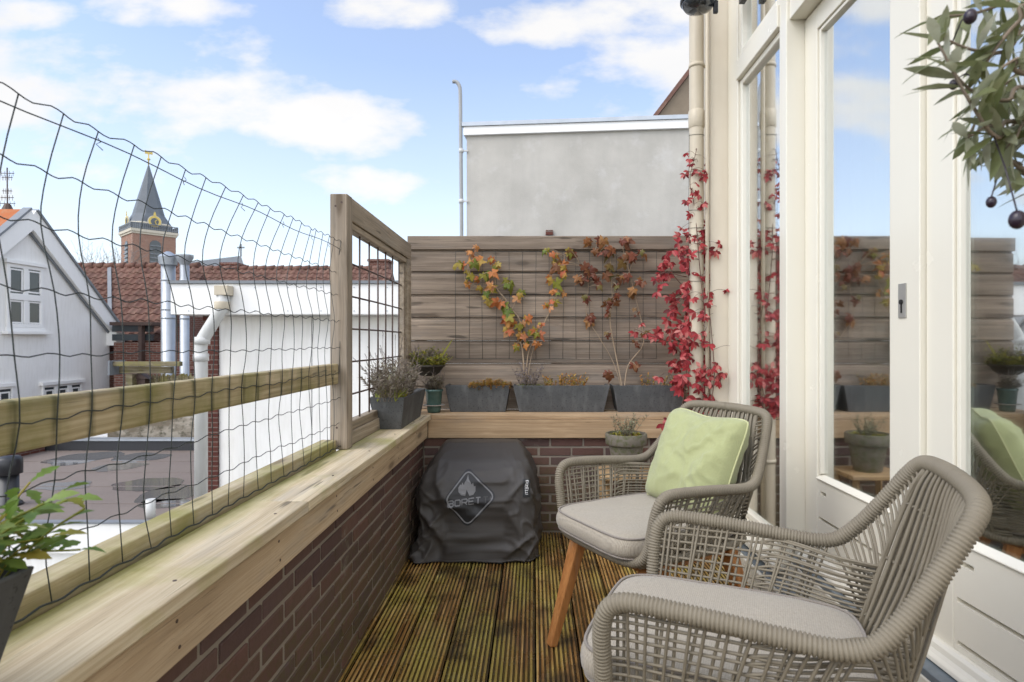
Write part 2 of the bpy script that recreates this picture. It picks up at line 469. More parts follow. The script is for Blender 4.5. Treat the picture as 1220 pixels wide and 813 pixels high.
def trellis_frame():
    t = thing('trellis_panel', 'tall timber frame filled with a brown steel rod grid between post and board fence', 'trellis', (-.80, 2.98, LT))
    m = MB()
    m.box(-.822, -.762, 2.456, 3.655, 1.655, 1.752)
    m.box(-.815, -.770, 2.458, 3.56, 1.625, 1.654)
    m.box(-.822, -.762, 3.565, 3.655, LT, 1.654)
    m.box(-.812, -.778, 3.525, 3.563, LT, 1.624)
    m.box(-.822, -.770, 2.457, 3.524, LT-.0, LT+.06)
    m.box(-.816, -.776, 2.457, 3.522, LT+.061, LT+.10)
    part(m, 'frame', M['frame_y'], t, bevel=.004)
    m = MB()
    for i in range(7):
        y = 2.51 + i*.155; m.tube([(-.79, y, LT+.09), (-.79 + rnd(-.002,.002), y + rnd(-.003,.003), 1.2), (-.79, y, 1.64)], .0042, 6)
    for k in range(6):
        z = .92 + k*.142
        m.tube([(-.797, 2.457, z), (-.797, 3.0, z + rnd(-.003,.003)), (-.797, 3.54, z)], .0042, 6)
    part(m, 'rod_grid', M['rod'], t)
trellis_frame()

def netting():
    t = thing('wire_netting', 'dark green garden wire netting stretched along the open side above the capping', 'netting', (-.79, 1.2, LT))
    m = MB(); zs = [1.553, 1.428, 1.336, 1.231, 1.127, 1.024, .92, .82, .725]
    ys = []; y = -.62
    while y < 2.40: ys.append(y); y += .0792
    grid = []
    for i, y in enumerate(ys):
        lean = max(-.035, min(.085, (y - .95)*.10)) if y < 2.05 else max(0, (2.38 - y)*.2)
        col = []
        for k, z in enumerate(zs):
            s = 1 if k == 0 else (.45 if k == 1 else (-.15 if k == 2 else (.05 if k == 3 else 0)))
            sag = -.012*math.sin((y+.6)/3*math.pi*2)*(k < 3)
            col.append(Vector((-.788 + rnd(-.004,.004) - .012*(k in (1,2)) + .006*(k == 0), y + lean*s + rnd(-.007,.007) + .010*math.sin(k*1.3 + y*2), z + sag*.5 + rnd(-.003,.003) - (.027*max(0, min(1, (2.38-y)/1.5)) if k == 0 else 0))))
        col[-1].z = zs[-1]; grid.append(col)
    for col in grid:
        m.tube(catmull(col, 3), .0011, 5)
    for k in range(len(zs)):
        pts = []
        for i in range(len(grid)-1):
            a, b = grid[i][k], grid[i+1][k]
            cr = .0045 if k < 4 else .003
            pts += [a, a.lerp(b, .3) + Vector((0,0,-cr)), a.lerp(b, .7) + Vector((0,0,cr*.8))]
        pts.append(grid[-1][k])
        if pts[-1].y < 2.385: pts.append(Vector((-.789, 2.386, pts[-1].z)))
        m.tube(catmull(pts, 2), .00115 if k < 8 else .002, 5)
    part(m, 'mesh', M['wire'], t)
    m = MB(); w = []
    for i in range(40):
        y = -.65 + i*3.04/39; w.append(Vector((-.786, y, 1.508 + .004*math.sin(i*.9) + .012*(y-.9))))
    m.tube(w, .0012, 5)
    for i in range(9, len(grid)-1, 3):     # twisted ties
        g = grid[i]; c = Vector((-.786, g[0].y - .002, 1.508 + .012*(g[0].y-.9)))
        m.tube([c + Vector((.002, 0, .006)), c + Vector((.004, .004, 0)), c + Vector((.001, -.003, -.006)), c + Vector((.006, rnd(-.01,.01), -.014))], .0009, 4)
    part(m, 'tension_wire', M['wire'], t)
netting()

# ================================================================ rear board fence and its wire trellis
FY = 3.84
def fence():
    t = thing('board_fence', 'grey weathered timber fence of wide horizontal boards at the end of the deck', 'fence', (.1, FY, LT))
    m = MB(); pitch = .1497; top = 1.8375; zt = top - .083
    for k in range(9):
        z1 = zt - k*pitch; z0 = max(LT-.03, z1 - pitch)
        if z1 < LT: break
        x0, x1 = -.822, 1.045
        # shiplap profile: bevelled bottom lip, groove at the top
        P = [(0, z0), (.0, z1-.022), (.013, z1-.012), (.013, z1-.001), (.03, z1-.001), (.03, z0)]
        P[0] = (.004, z0+.001); P.insert(1, (0, z0+.006))
        m.prism([(x0, FY + a + rnd(0,.002), z) for a, z in P], (x1-x0, 0, 0))
    part(m, 'boards', M['fence'], t, bevel=.0015)
    m = MB(); m.box(-.824, 1.046, FY-.014, FY+.034, zt-.005, top)
    part(m, 'top_board', M['fence'], t, bevel=.004)
    m = MB()
    for x in (-.75, .15, .98): m.box(x-.035, x+.035, FY+.036, FY+.10, LT-.7, top-.03)
    part(m, 'rear_posts', M['post'], t)
fence()

def fence_trellis():
    t = thing('wire_trellis', 'thin wire grid fixed to the front of the board fence behind the climbing plants', 'trellis', (.15, FY-.02, 1.3))
    m = MB(); y = FY - .018
    x0, x1 = at(543, 0, y).x, at(782, 0, y).x; z1, z0 = at(0, 300, y).z, at(0, 428, y).z
    n = 15
    for i in range(n+1):
        x = x0 + (x1-x0)*i/n
        m.tube([(x, y, z0), (x + rnd(-.004,.004), y - .004, (z0+z1)/2), (x + rnd(-.002,.002), y, z1)], .0013, 4)
    for k in range(6):
        z = z0 + (z1-z0)*k/5
        m.tube(catmull([(x0 + (x1-x0)*i/8, y - .002, z + rnd(-.005,.005)) for i in range(9)], 3), .0013, 4)
    m.build('wire_trellis_grid', M['wire'])
    o = bpy.data.objects['wire_trellis_grid']; bpy.data.objects.remove(t)
    o.name = 'wire_trellis'; tag(o, 'thin wire grid fixed to the front of the board fence behind the climbing plants', 'trellis')
fence_trellis()

# ================================================================ planters
def trough(label, loc, top, bot, h, rz, group, mat='planter', name='trough_planter'):
    t = thing(name, label, 'planter', loc, group, rz)
    m = MB(); m.frustum((0,0,0), bot[0], bot[1], top[0], top[1], h)
    part(m, 'trough', M[mat], t, bevel=.003, local=True)
    m = MB(); a, b = top[0]-.022, top[1]-.022
    vs = []; n = 14; k = 5
    for j in range(k+1):
        for i in range(n+1):
            x = -a/2 + a*i/n; y = -b/2 + b*j/k
            vs.append((x, y, h - .018 + .010*noise.noise(Vector((x*22, y*22, loc[0]*5)))))
    m.add(vs, [(j*(n+1)+i, j*(n+1)+i+1, (j+1)*(n+1)+i+1, (j+1)*(n+1)+i) for j in range(k) for i in range(n)], True)
    part(m, 'soil', M['soil'], t, local=True)
    return t
def lx(px, Y): return at(px, 0, Y).x
PH = .167; PY = 3.755; FR = 3.665
g = 'grey trough planters on the rear capping'
trough('short dark grey trough on the rear capping, full of yellow and rust stonecrop', ((lx(530,FR)+lx(608,FR))/2, PY, LT-.002), (.405,.19), (.345,.155), PH, 0, g)
trough('longest dark grey trough in the middle of the rear capping below the orange vine', ((lx(611,FR)+lx(727,FR))/2, PY, LT-.002), (.605,.19), (.53,.155), PH, 0, g)
trough('dark grey trough on the rear capping beside the red creeper and downpipe', (lx(729,FR)+.235, PY, LT-.002), (.455,.19), (.39,.155), PH, 0, g)
trough('dark grey trough with lavender standing lengthwise at the far end of the side capping', (-.727, 3.19, LT), (.176,.58), (.126,.50), .163, 0, None)
trough('speckled dark grey trough with green leafy plant at the near end of the side capping', (-.712, .435, LT), (.20,.575), (.135,.50), .165, 0, None)

# ================================================================ covered barbecue
def bbq():
    t = thing('barbecue_cover', 'dark grey barbecue cover with a black diamond badge in the corner of the deck', 'barbecue cover', (-.3, 3.3, 0))
    ORG[t.name] = Vector((-.3, 3.3, 0))
    # height -> (x0,x1,yfront,yback)
    lv = [(0.006,-.648,.030,3.030,3.525),(.10,-.640,.030,3.050,3.525),(.22,-.634,.030,3.065,3.525),(.34,-.628,.026,3.080,3.525),(.41,-.618,.016,3.10,3.525),(.455,-.598,.002,3.14,3.52),(.50,-.575,-.018,3.19,3.518),(.545,-.548,-.048,3.29,3.515),(.572,-.525,-.078,3.36,3.505)]
    def sect(z):
        for a, b in zip(lv, lv[1:]):
            if a[0] <= z <= b[0]:
                k = (z-a[0])/(b[0]-a[0]); return [a[i] + (b[i]-a[i])*k for i in range(1,5)]
        return list(lv[-1][1:])
    N, K = 180, 70; vs = []; fs = []
    def fold(p, z, u):
        q = Vector(p)
        big = noise.noise(q*3.6 + Vector((3,1,7)))*.020
        # creases: ridged noise stretched along sloping directions
        r1 = 1 - abs(noise.noise(Vector((q.x*5 + q.z*3.2, q.y*5, q.z*2.6 - q.x*1.5)) + Vector((11,4,2))))*2.2
        r3 = 1 - abs(noise.noise(Vector((q.x*13 + q.z*9, q.y*9, q.z*7 - q.x*5)) + Vector((7,3,1))))*3.2
        r2 = 1 - abs(noise.noise(Vector((q.x*8 - q.z*6, q.y*8, q.z*3.2)) + Vector((1,9,5))))*2.4
        amp = .35 + .65*min(1, max(0, (.52-z)/.3))
        return big*amp*1.25 + (max(0, r1)**2)*.030*amp + (max(0, r2)**3)*.020*amp + (max(0, r3)**3)*.009*amp - .010
    for j in range(K+1):
        z = lv[0][0] + (lv[-1][0]-lv[0][0])*(j/K)**.92
        x0, x1, y0, y1 = sect(z); cx, cy = (x0+x1)/2, (y0+y1)/2; a, b = (x1-x0)/2, (y1-y0)/2
        e = 2/7.5 if z < .4 else 2/(7.5 - 2.5*(z-.4)/.17)
        for i in range(N):
            th = 2*math.pi*i/N; c, s = math.cos(th), math.sin(th)
            p = Vector((cx + a*math.copysign(abs(c)**e, c), cy + b*math.copysign(abs(s)**e, s), z))
            nrm = Vector((c, s, 0)); d = fold(p, z, th)
            p += nrm*(d - .012)
            if p.x < -.658: p.x = -.658
            if p.y > 3.54: p.y = 3.54
            if j == 0: p.z = max(.004, .004 + .012*max(0, noise.noise(p*9)))
            elif z < .5: p.z += .006*noise.noise(p*7)
            vs.append(p)
    for j in range(K):
        for i in range(N):
            i2 = (i+1) % N; fs.append((j*N+i, j*N+i2, (j+1)*N+i2, (j+1)*N+i))
    # top cap: shrink rings
    o = K*N; ring = vs[o:o+N]; c = sum(ring, Vector())/N; base = o
    for q in range(1, 7):
        k = 1 - q/7
        nb = len(vs)
        for i in range(N):
            p = c + (ring[i]-c)*k; p.z = ring[i].z + .006*(1-k) + .006*noise.noise(p*6)
            vs.append(p)
        for i in range(N):
            i2 = (i+1) % N; fs.append((base+i, base+i2, nb+i2, nb+i))
        base = nb
    vs.append(c + Vector((0,0,.007)))
    for i in range(N): fs.append((base+i, base+(i+1) % N, len(vs)-1))
    m = MB(); m.add(vs, fs, True)
    tt = NT('cover_fabric'); o_ = tt.obj(); w = tt.noise(o_, 260, 2); n2 = tt.noise(o_, 5, 4)
    colr = tt.mix(n2, (.038,.034,.030), (.066,.058,.051))
    M['cover'] = tt.done(tt.bsdf(colr, .52, tt.bump(w, .12, .001), spec=.5))
    co = part(m, 'cover', M['cover'], t)
    m = MB(); m.tube([p + Vector((0,0,.006)) for p in vs[:N]] + [vs[0] + Vector((0,0,.006))], .0045, 6, cap=False); part(m, 'hem', M['cover'], t)
    bvh = BVHTree.FromPolygons([tuple(v) for v in vs], fs)
    def cast(px, py, off):
        d = at(px, py, 1) - Vector((0,0,CAMZ)); d.normalize()
        h = bvh.ray_cast(Vector((0,0,CAMZ)), d)
        if h[0] is None: h = bvh.find_nearest(at(px, py, 3.1))
        nn = h[1] if h[1].dot(d) < 0 else -h[1]
        return h[0], nn
    # badge is defined by its own outline on the front face (millimetre grid), then pressed onto the cloth
    c0, n0 = cast(560, 594, 0)
    ex = Vector((1, 0, 0)); ex = (ex - n0*ex.dot(n0)).normalized()
    ex = Vector((1,0,.0)); ez = Vector((0, .18, 1)).normalized()
    def press(u, v, off):
        q = c0 + ex*u + ez*v + Vector((0,-.25,0))
        h = bvh.ray_cast(q, Vector((0,1,0)))
        if h[0] is None: h = bvh.find_nearest(q)
        return h[0] + Vector((0,-off,off*.15))
    k = 3.12/700
    def U(x, y):   # crop pixels of the badge (0..813 image of 180 px) relative to its centre
        return ((x-365)/4.517*k, -(y-380)/4.517*k)
    corners = [(348,222), (512,368), (352,536), (222,385)]
    def rounded(cs, r, n=6):
        out = []; m_ = len(cs)
        for i in range(m_):
            p = Vector((*cs[i], 0)); a = Vector((*cs[i-1], 0)); b = Vector((*cs[(i+1) % m_], 0))
            s = p + (a-p).normalized()*r; e = p + (b-p).normalized()*r
            for q in range(n+1):
                tq = q/n; out.append(s*(1-tq)**2 + p*2*tq*(1-tq) + e*tq*tq)
        # subdivide
        res = []
        for i in range(len(out)):
            a, b = out[i], out[(i+1) % len(out)]; l = max(1, int((b-a).length/12))
            for q in range(l): res.append(a.lerp(b, q/l))
        return res
    out = rounded(corners, 38); cen = Vector((362, 378, 0))
    m = MB(); vs2 = []; fs2 = []; n = len(out); rings = 12
    for q in range(rings):
        f = 1 - q/rings
        for p in out:
            w_ = cen + (p-cen)*f; vs2.append(press(*U(w_.x, w_.y), .0035))
    vs2.append(press(*U(cen.x, cen.y), .0035))
    for q in range(rings-1):
        for i in range(n): fs2.append((q*n+i, q*n+(i+1) % n, (q+1)*n+(i+1) % n, (q+1)*n+i))
    for i in range(n): fs2.append(((rings-1)*n+i, (rings-1)*n+(i+1) % n, len(vs2)-1))
    m.add(vs2, fs2, True)
    M['badge'] = plain('badge_black', (.012,.012,.013), .45); M['grey_print'] = plain('badge_grey', (.20,.20,.205), .5); M['dark_print'] = plain('badge_dim_grey', (.055,.054,.054), .5)
    bd = part(m, 'badge', M['badge'], t)
    m = MB()
    def strip(pts, w, off, close=False, m=m):
        P = [Vector((x, y, 0)) for x, y in pts]
        Q = []
        for i in range(len(P) - (0 if close else 1)):
            a, b = P[i], P[(i+1) % len(P)]; l = max(1, int((b-a).length/10))
            for q in range(l): Q.append(a.lerp(b, q/l))
        if not close: Q.append(P[-1])
        vs = []; nn = len(Q)
        for i in range(nn):
            a = Q[i-1] if (i or close) else Q[0]; b = Q[(i+1) % nn] if (i < nn-1 or close) else Q[-1]
            d = (b-a).normalized(); s = Vector((-d.y, d.x, 0))*w/2
            for z in (Q[i]-s, Q[i]+s): vs.append(press(*U(z.x, z.y), off))
        m.add(vs, [(2*i, 2*i+1, 2*((i+1) % nn)+1, 2*((i+1) % nn)) for i in range(nn if close else nn-1)])
    inn = [(cen + (p-cen)*.90) for p in out]
    strip([(p.x, p.y) for p in inn], 7, .0065, True)
    part(m, 'border_line', M['grey_print'], bd, top=t)
    # flame
    m = MB()
    flame = [(350,260),(356,285),(368,302),(372,318),(380,300),(384,322),(392,318),(393,345),(382,362),(362,367),(366,350),(356,335),(351,322),(345,338),(336,350),(340,366),(318,362),(304,346),(302,325),(312,308),(315,322),(322,298),(330,318),(334,300),(345,282)]
    fc = Vector((346, 335, 0))
    vs3 = [press(*U(fc.x, fc.y), .0065)]; K3 = 5
    for q in range(1, K3+1):
        for x, y in flame:
            w_ = fc.lerp(Vector((x,y,0)), q/K3); vs3.append(press(*U(w_.x, w_.y), .0065))
    nn = len(flame)
    fs3 = [(0, 1+i, 1+(i+1) % nn) for i in range(nn)]
    for q in range(K3-1):
        for i in range(nn): fs3.append((1+q*nn+i, 1+q*nn+(i+1) % nn, 1+(q+1)*nn+(i+1) % nn, 1+(q+1)*nn+i))
    m.add(vs3, fs3); part(m, 'flame_mark', M['grey_print'], bd, top=t)
    G = {'B': [[(0,0),(0,1),(.8,1),(1,.85),(1,.65),(.85,.52),(.1,.52)], [(.85,.52),(1,.38),(1,.15),(.8,0),(0,0)]],
         'O': [[(.15,0),(.85,0),(1,.15),(1,.85),(.85,1),(.15,1),(0,.85),(0,.15),(.15,0)]],
         'R': [[(0,0),(0,1),(.85,1),(1,.85),(1,.6),(.85,.45),(.1,.45)], [(.55,.45),(1,0)]],
         'E': [[(1,0),(0,0),(0,1),(1,1)], [(0,.5),(.85,.5)]],
         'T': [[(0,1),(1,1)], [(.5,1),(.5,0)]], 'I': [[(.5,0),(.5,1)]]}
    def lettering(mm, w, x, y, cw, chh, gap, sw, fn):
        for ch in w:
            if ch == ' ': x += gap*2; continue
            c_ = cw*.3 if ch == 'I' else cw
            for st in G[ch]: fn([(x + (a if ch != 'I' else .5)*c_, y - b*chh - (x-252)*0.0) for a, b in st], sw, mm)
            x += c_ + gap
        return x
    m1 = MB(); m2 = MB()
    f1 = lambda pts, sw, mm: strip([(a, b - (a-252)*.09) for a, b in pts], sw, .0065, False, mm)
    x = lettering(m1, 'BORE', 252, 419, 27, 29, 9, 6, f1)
    x = lettering(m1, 'T', x, 419, 25, 29, 9, 6, f1)
    lettering(m2, 'TI', x + 6, 419, 25, 29, 10, 6, f1)
    part(m1, 'lettering', M['grey_print'], bd, top=t); part(m2, 'faded_lettering', M['dark_print'], bd, top=t)
    # side tag near the right-hand fold
    cA = Vector((0,0,0))
    def press2(px, py, off):
        h, nn = cast(px, py, 0); return h + nn*off
    Q = lambda x, y: (480 + x/4.517, 510 + y/4.517)
    m = MB(); vs = []; nx, ny = 4, 10
    for j in range(ny+1):
        for i in range(nx+1):
            vs.append(press2(*Q(645 + 38*i/nx, 278 + 95*j/ny), .004))
    m.add(vs, [(j*(nx+1)+i, j*(nx+1)+i+1, (j+1)*(nx+1)+i+1, (j+1)*(nx+1)+i) for j in range(ny) for i in range(nx)], True)
    tg = part(m, 'side_tag', M['badge'], t)
    M['white_print'] = plain('tag_white', (.75,.75,.75), .5)
    m = MB()
    def s2(pts, sw, mm):
        # written downwards: text x -> image y, text y -> image x
        P = [(x, y) for x, y in pts]
        for (xa, ya), (xb, yb) in zip(P, P[1:]):
            d = Vector((xb-xa, yb-ya, 0)).normalized(); n_ = Vector((-d.y, d.x, 0))*sw/2; d = d*sw*.3
            q = [(xa-d.x-n_.x, ya-d.y-n_.y), (xb+d.x-n_.x, yb+d.y-n_.y), (xb+d.x+n_.x, yb+d.y+n_.y), (xa-d.x+n_.x, ya-d.y+n_.y)]
            mm.add([press2(*Q(672 - yy, 286 + xx), .0065) for xx, yy in q], [(0,1,2,3)])
    x = 0
    for ch in 'BORETTI':
        c_ = 3 if ch == 'I' else 9
        for st in G[ch]: s2([(x + (a if ch != 'I' else .5)*c_, b*13) for a, b in st], 2.4, m)
        x += c_ + 2.6
    part(m, 'tag_lettering', M['white_print'], tg, top=t)
bbq()
# ================================================================ armchairs
def ropemat():
    t = NT('taupe_rope'); n1 = t.noise(t.obj(), 14, 4); n2 = t.noise(t.obj(), 420, 2)
    c = t.mix(n1, (.185,.157,.113), (.262,.226,.163))
    c = t.mix(t.math('MULTIPLY', n2, .3), c, (.14,.12,.09))
    return t.done(t.bsdf(c, .62, t.bump(n2, .25, .0008), spec=.35))
M['rope'] = ropemat()
def fabric(name, c, sc=900, amt=.35, blot=.1):
    t = NT(name); o = t.obj()
    w1 = t.n('TexWave', {'Vector': o, 'Scale': sc/6.3, 'Distortion': 1.5, 'Detail': 1}, wave_type='BANDS', bands_direction='X').outputs['Fac']
    w2 = t.n('TexWave', {'Vector': o, 'Scale': sc/6.3, 'Distortion': 1.5, 'Detail': 1}, wave_type='BANDS', bands_direction='Y').outputs['Fac']
    w = t.math('MULTIPLY', w1, w2); n1 = t.noise(o, 7, 5); n2 = t.noise(o, 160, 3)
    col = t.mix(t.math('MULTIPLY', t.math('ADD', t.math('MULTIPLY', w, .5), n2), amt), tuple(x*1.08 for x in c), tuple(x*.5 for x in c))
    col = t.mix(t.math('MULTIPLY', t.gray(n1, .5, .75), blot), col, tuple(x*.55 for x in c))
    b = t.bsdf(col, .92, t.bump(t.math('ADD', w, n2), .5, .0012), spec=.15)
    t.set(b.inputs['Sheen Weight'], .25)
    return t.done(b)
M['seatfab'] = fabric('seat_linen', (.45,.395,.31), 420, .7)
M['piping'] = fabric('seat_piping', (.27,.235,.20), 900, .3)
M['pillow'] = fabric('pillow_green', (.39,.41,.205), 900, .30, .2)

def rope_tube(m, pts, r=.0215, pitch=.0076, bulge=.0042, seg=14, oval=None, breaks=True):
    P = resample(catmull(pts, 10), pitch/4); n = len(P); rs = []
    prof = [0, .80, 1, .80]
    for i in range(n):
        jit = .0006*noise.noise(Vector((i*.11, r*77, len(P)*.1)))
        rs.append(r + bulge*(prof[i % 4] - .5) + jit)
    m.tube(P, rs, seg)
    return P

def chair_curves():
    half = [(0,-.040,.440),(.09,-.039,.440),(.17,-.033,.442),(.222,-.016,.452),(.248,-.004,.490),(.263,-.002,.545),(.276,.000,.60),(.284,.012,.645),(.288,.045,.667),
            (.290,.12,.668),(.291,.22,.662),(.290,.32,.653),(.287,.40,.648),(.280,.452,.660),(.266,.495,.703),(.248,.535,.758),(.232,.570,.812),(.218,.596,.852),(.196,.612,.874),(.155,.622,.882),(.08,.630,.885),(0,.632,.886)]
    return half

def make_chair(label, loc, rz):
    t = thing('rope_armchair', label, 'armchair', loc, 'rope armchairs with oak legs on the deck', rz)
    H = chair_curves()
    full = [(-x,y,z) for x,y,z in H[::-1]][:-1] + H
    m = MB(); rope_tube(m, full, .0162)
    # continuous rope-wrapped loop: front bar, arms, sides of the back, top
    part(m, 'wrapped_frame', M['rope'], t, local=True)
    # seat ring (sides and rear)
    m = MB()
    side = [(.215,-.012,.440),(.225,.10,.438),(.226,.25,.436),(.222,.40,.436),(.205,.475,.438),(.15,.505,.440),(0,.512,.441)]
    ring = side + [(-x,y,z) for x,y,z in side[::-1]][1:]
    rope_tube(m, ring, .014, seg=10)
    part(m, 'seat_ring', M['rope'], t, local=True)
    m = MB(); out = [(x,y) for x,y,z in resample(catmull(ring, 6), .05)] + [(-.15,-.03),(0,-.035),(.15,-.03)]
    m.prism([(x*.99, y, .438) for x, y in out], (0,0,.012)); part(m, 'seat_base', M['rope'], t, local=True)
    Hc = catmull(H, 8)
    def onfront(z):  # front upright of the arm at height z
        b = min((p for p in Hc if p.y < .05 and p.x > .2), key=lambda p: abs(p.z - z)); return b.copy()
    def onarm(d):
        return min((p for p in Hc if p.z > .62 and p.x > .25), key=lambda p: abs(p.y - d)).copy()
    def onback(z):
        return min((p for p in Hc if p.y > .43 and p.x > .16), key=lambda p: abs(p.z - z)).copy()
    sidec = catmull(side, 8)
    def onseat(d):
        return min((p for p in sidec if p.x > .17), key=lambda p: abs(p.y - d)).copy()
    rr = .0032
    def rod(k):      # inner rod from the seat rear corner up to the top bar
        a = [(.198,.478,.445),(.196,.500,.52),(.188,.528,.62),(.176,.562,.74),(.165,.592,.83),(.158,.612,.868)]
        return catmull([(x*k,y,z) for x,y,z in a], 8)
    for sgn in (1, -1):
        F = lambda p: Vector((p.x*sgn, p.y, p.z))
        m = MB(); nv = 23
        for i in range(nv):
            u = i/(nv-1); a = onarm(.035 + .40*u); b = onseat(.02 + .335*u)
            w = a.lerp(b, .5); w.x += .004*(1 if i % 2 else -1)
            m.tube(catmull([F(a), F(a.lerp(b,.25) + Vector((.003*(1 if i%2 else -1),0,0))), F(w), F(b)], 5), rr, 6)
            if i % 4 == 0:
                a2 = onarm(.035 + .40*u + .012); b2 = onseat(.02 + .335*u + .010)
                m.tube([F(a2 + Vector((-.004,0,0))), F(a2.lerp(b2,.5) + Vector((-.005,0,0))), F(b2)], rr, 6)
        nh = 9; R_ = rod(1)
        for i in range(nh):
            u = i/(nh-1); a = onfront(.492 + .150*u); zb = .472 + .165*u
            b = min(R_, key=lambda p: abs(p.z - zb)).copy(); 
            pts = []
            for q in range(13):
                f = q/12; p = a.lerp(b, f)
                # follow the plane between arm and seat ring
                ar = onarm(max(.035, min(.44, p.y))); se = onseat(max(.0, min(.44, p.y))); 
                k = (p.z - se.z)/(ar.z - se.z); wx = se.x + (ar.x - se.x)*k
                sm = lambda a_, b_, x_: (lambda h: h*h*(3-2*h))(max(0, min(1, (x_-a_)/(b_-a_))))
                st_ = max(sm(.30, .47, p.y), 1 - sm(.0, .07, p.y)); p.x = wx*(1-st_) + p.x*st_
                p.x += .0045*math.sin(q*math.pi + i*math.pi) ; p.z += .004*math.sin(f*math.pi)
                pts.append(F(p))
            m.tube(catmull(pts, 3), rr, 6)
            if i < nh-1:
                pts2 = [p + Vector((.002*sgn,0,.0105)) for p in pts[7:]]
                m.tube(catmull([pts[6]] + pts2, 3), rr, 6)
        # slanting strands between the swept side of the back and the inner rod
        ns = 20
        for i in range(ns):
            u = i/(ns-1); a = onback(.655 + .205*u); zb = .50 + .345*u
            b = min(R_, key=lambda p: abs(p.z - zb)).copy()
            mid = a.lerp(b, .5) + Vector((0,.004,0))
            m.tube(catmull([F(a), F(mid), F(b)], 4), rr, 6)
        # wrapped lower back corner
        for i in range(15):
            zb = .452 + .0125*i; b = min(R_, key=lambda p: abs(p.z - zb)).copy()
            c = b + Vector((.030, -.048, .004)); 
            m.tube(catmull([F(b), F((b+c)/2 + Vector((.010,.004,0))), F(c)], 4), .0034, 6)
        part(m, 'side_weave', M['rope'], t, local=True)
    m = MB()
    for k in (1, -1): m.tube([Vector((p.x*k, p.y, p.z)) for p in rod(1)], .0052, 8)
    n = 29
    for i in range(n):
        u = -1 + 2*i/(n-1); pts = []
        for p in rod(1)[::4]:
            q = Vector((p.x*u, p.y + .024*(1-u*u)*math.sin((p.z-.44)/.43*math.pi) + .020*(1-u*u)*(p.z-.4)/.47, p.z + .016*(1-u*u)*(p.z-.4)/.47))
            pts.append(q + Vector((.0012*math.sin(p.z*40+i), .003*(1 if i % 2 else -1), 0)))
        m.tube(catmull(pts, 3), .0042, 6)
        if i % 2 == 1:
            m.tube(catmull([p + Vector((.0065, .006, 0)) for p in pts], 3), .0032, 6)
    for zz in (.52, .66, .79):
        base = min(rod(1), key=lambda p: abs(p.z - zz)); pts = []
        for q in range(2*n+1):
            u = -1 + q/n; pts.append(Vector((base.x*u, base.y + .03*(1-u*u)*math.sin((zz-.40)/.47*math.pi) + .020*(1-u*u)*(zz-.4)/.47 + .006*(1 if q % 2 else -1), zz)))
        m.tube(pts, .0028, 5)
    part(m, 'back_weave', M['rope'], t, local=True)
    for (sx, front) in ((1,1),(-1,1),(1,0),(-1,0)):
        m = MB()
        a = (sx*.196, .045, .414) if front else (sx*.186, .42, .414)
        b = (sx*.226, -.066, 0.0) if front else (sx*.232, .535, 0.0)
        m.bar(a, b, .056, .046, (0,1,0), .034, .032)
        part(m, 'leg', M['oak'], t, bevel=.005, local=True)
        f = MB(); f.lathe([(.0,.0),(.013,.0),(.013,.006),(0,.006)], (b[0], b[1], -.0005), 12)
    m = MB()
    m.bar((-.19,.050,.408),(.19,.050,.408), .030, .044); m.bar((-.18,.42,.406),(.18,.42,.406), .030, .044)
    m.bar((-.184,.068,.407),(-.176,.404,.406), .028, .040); m.bar((.184,.068,.407),(.176,.404,.406), .028, .040)
    part(m, 'leg_rail', M['oak'], t, bevel=.004, local=True)
    return t

def seat_cushion(label, loc, rz):
    t = thing('seat_cushion', label, 'cushion', loc, 'linen seat cushions', rz)
    # outline in chair coordinates
    o = [(0,-.080),(.12,-.078),(.182,-.068),(.216,-.036),(.230,.03),(.228,.15),(.224,.30),(.212,.40),(.185,.462),(.12,.486),(0,.492)]
    C = catmull(o, 6); C = [Vector((p.x,p.y,0)) for p in C]; C = C + [Vector((-p.x,p.y,0)) for p in C[::-1]][1:-1]
    cen = Vector((0,.22,0)); n = len(C); vs = []; fs = []
    zb, th = .456, .066
    lay = [(.94,0),(.985,.006),(1.005,.020),(1.010,.033),(1.005,.046),(.985,.060),(.955,.067)]
    for k, z in lay:
        for p in C:
            q = cen + (p-cen)*k; vs.append(Vector((q.x, q.y, zb + z + .002*noise.noise(q*14))))
    rings = 9; 
    for j in range(1, rings):
        k = .955*(1 - j/rings)
        for p in C:
            q = cen + (p-cen)*k; e = 1 - k
            z = th + .012*min(1, e*2.2)**.6 + .005*noise.noise(q*7 + Vector((loc[0]*9,0,0))) + .002*noise.noise(q*22)
            vs.append(Vector((q.x, q.y, zb + z)))
    L = len(lay) + rings - 1
    for j in range(L-1):
        for i in range(n): fs.append((j*n+i, j*n+(i+1) % n, (j+1)*n+(i+1) % n, (j+1)*n+i))
    vs.append(Vector((0,.22,zb+th+.014))); fs += [((L-1)*n+i, (L-1)*n+(i+1) % n, len(vs)-1) for i in range(n)]
    fs.append(list(range(n))[::-1])
    m = MB(); m.add(vs, fs, True); part(m, 'cover', M['seatfab'], t, local=True)
    m = MB()
    for k, z in ((.978,.066),(.978,.003)):
        P = [cen + (p-cen)*k + Vector((0,0,zb+z)) for p in C]; m.tube(P + [P[0]], .0036, 6, cap=False)
    part(m, 'piping', M['piping'], t, local=True)
FARP, FARH = (.237, 2.06, 0), R(210+90)
NEARP, NEARH = (.232, 1.371, 0), R(158+90)
make_chair('taupe rope armchair that holds the green pillow, beyond the other armchair', FARP, FARH)
make_chair('taupe rope armchair without a pillow, in front of the nearer door', NEARP, NEARH)
seat_cushion('pale linen seat cushion on the armchair that holds the green pillow', FARP, FARH)
seat_cushion('pale linen seat cushion on the armchair with no pillow', NEARP, NEARH)

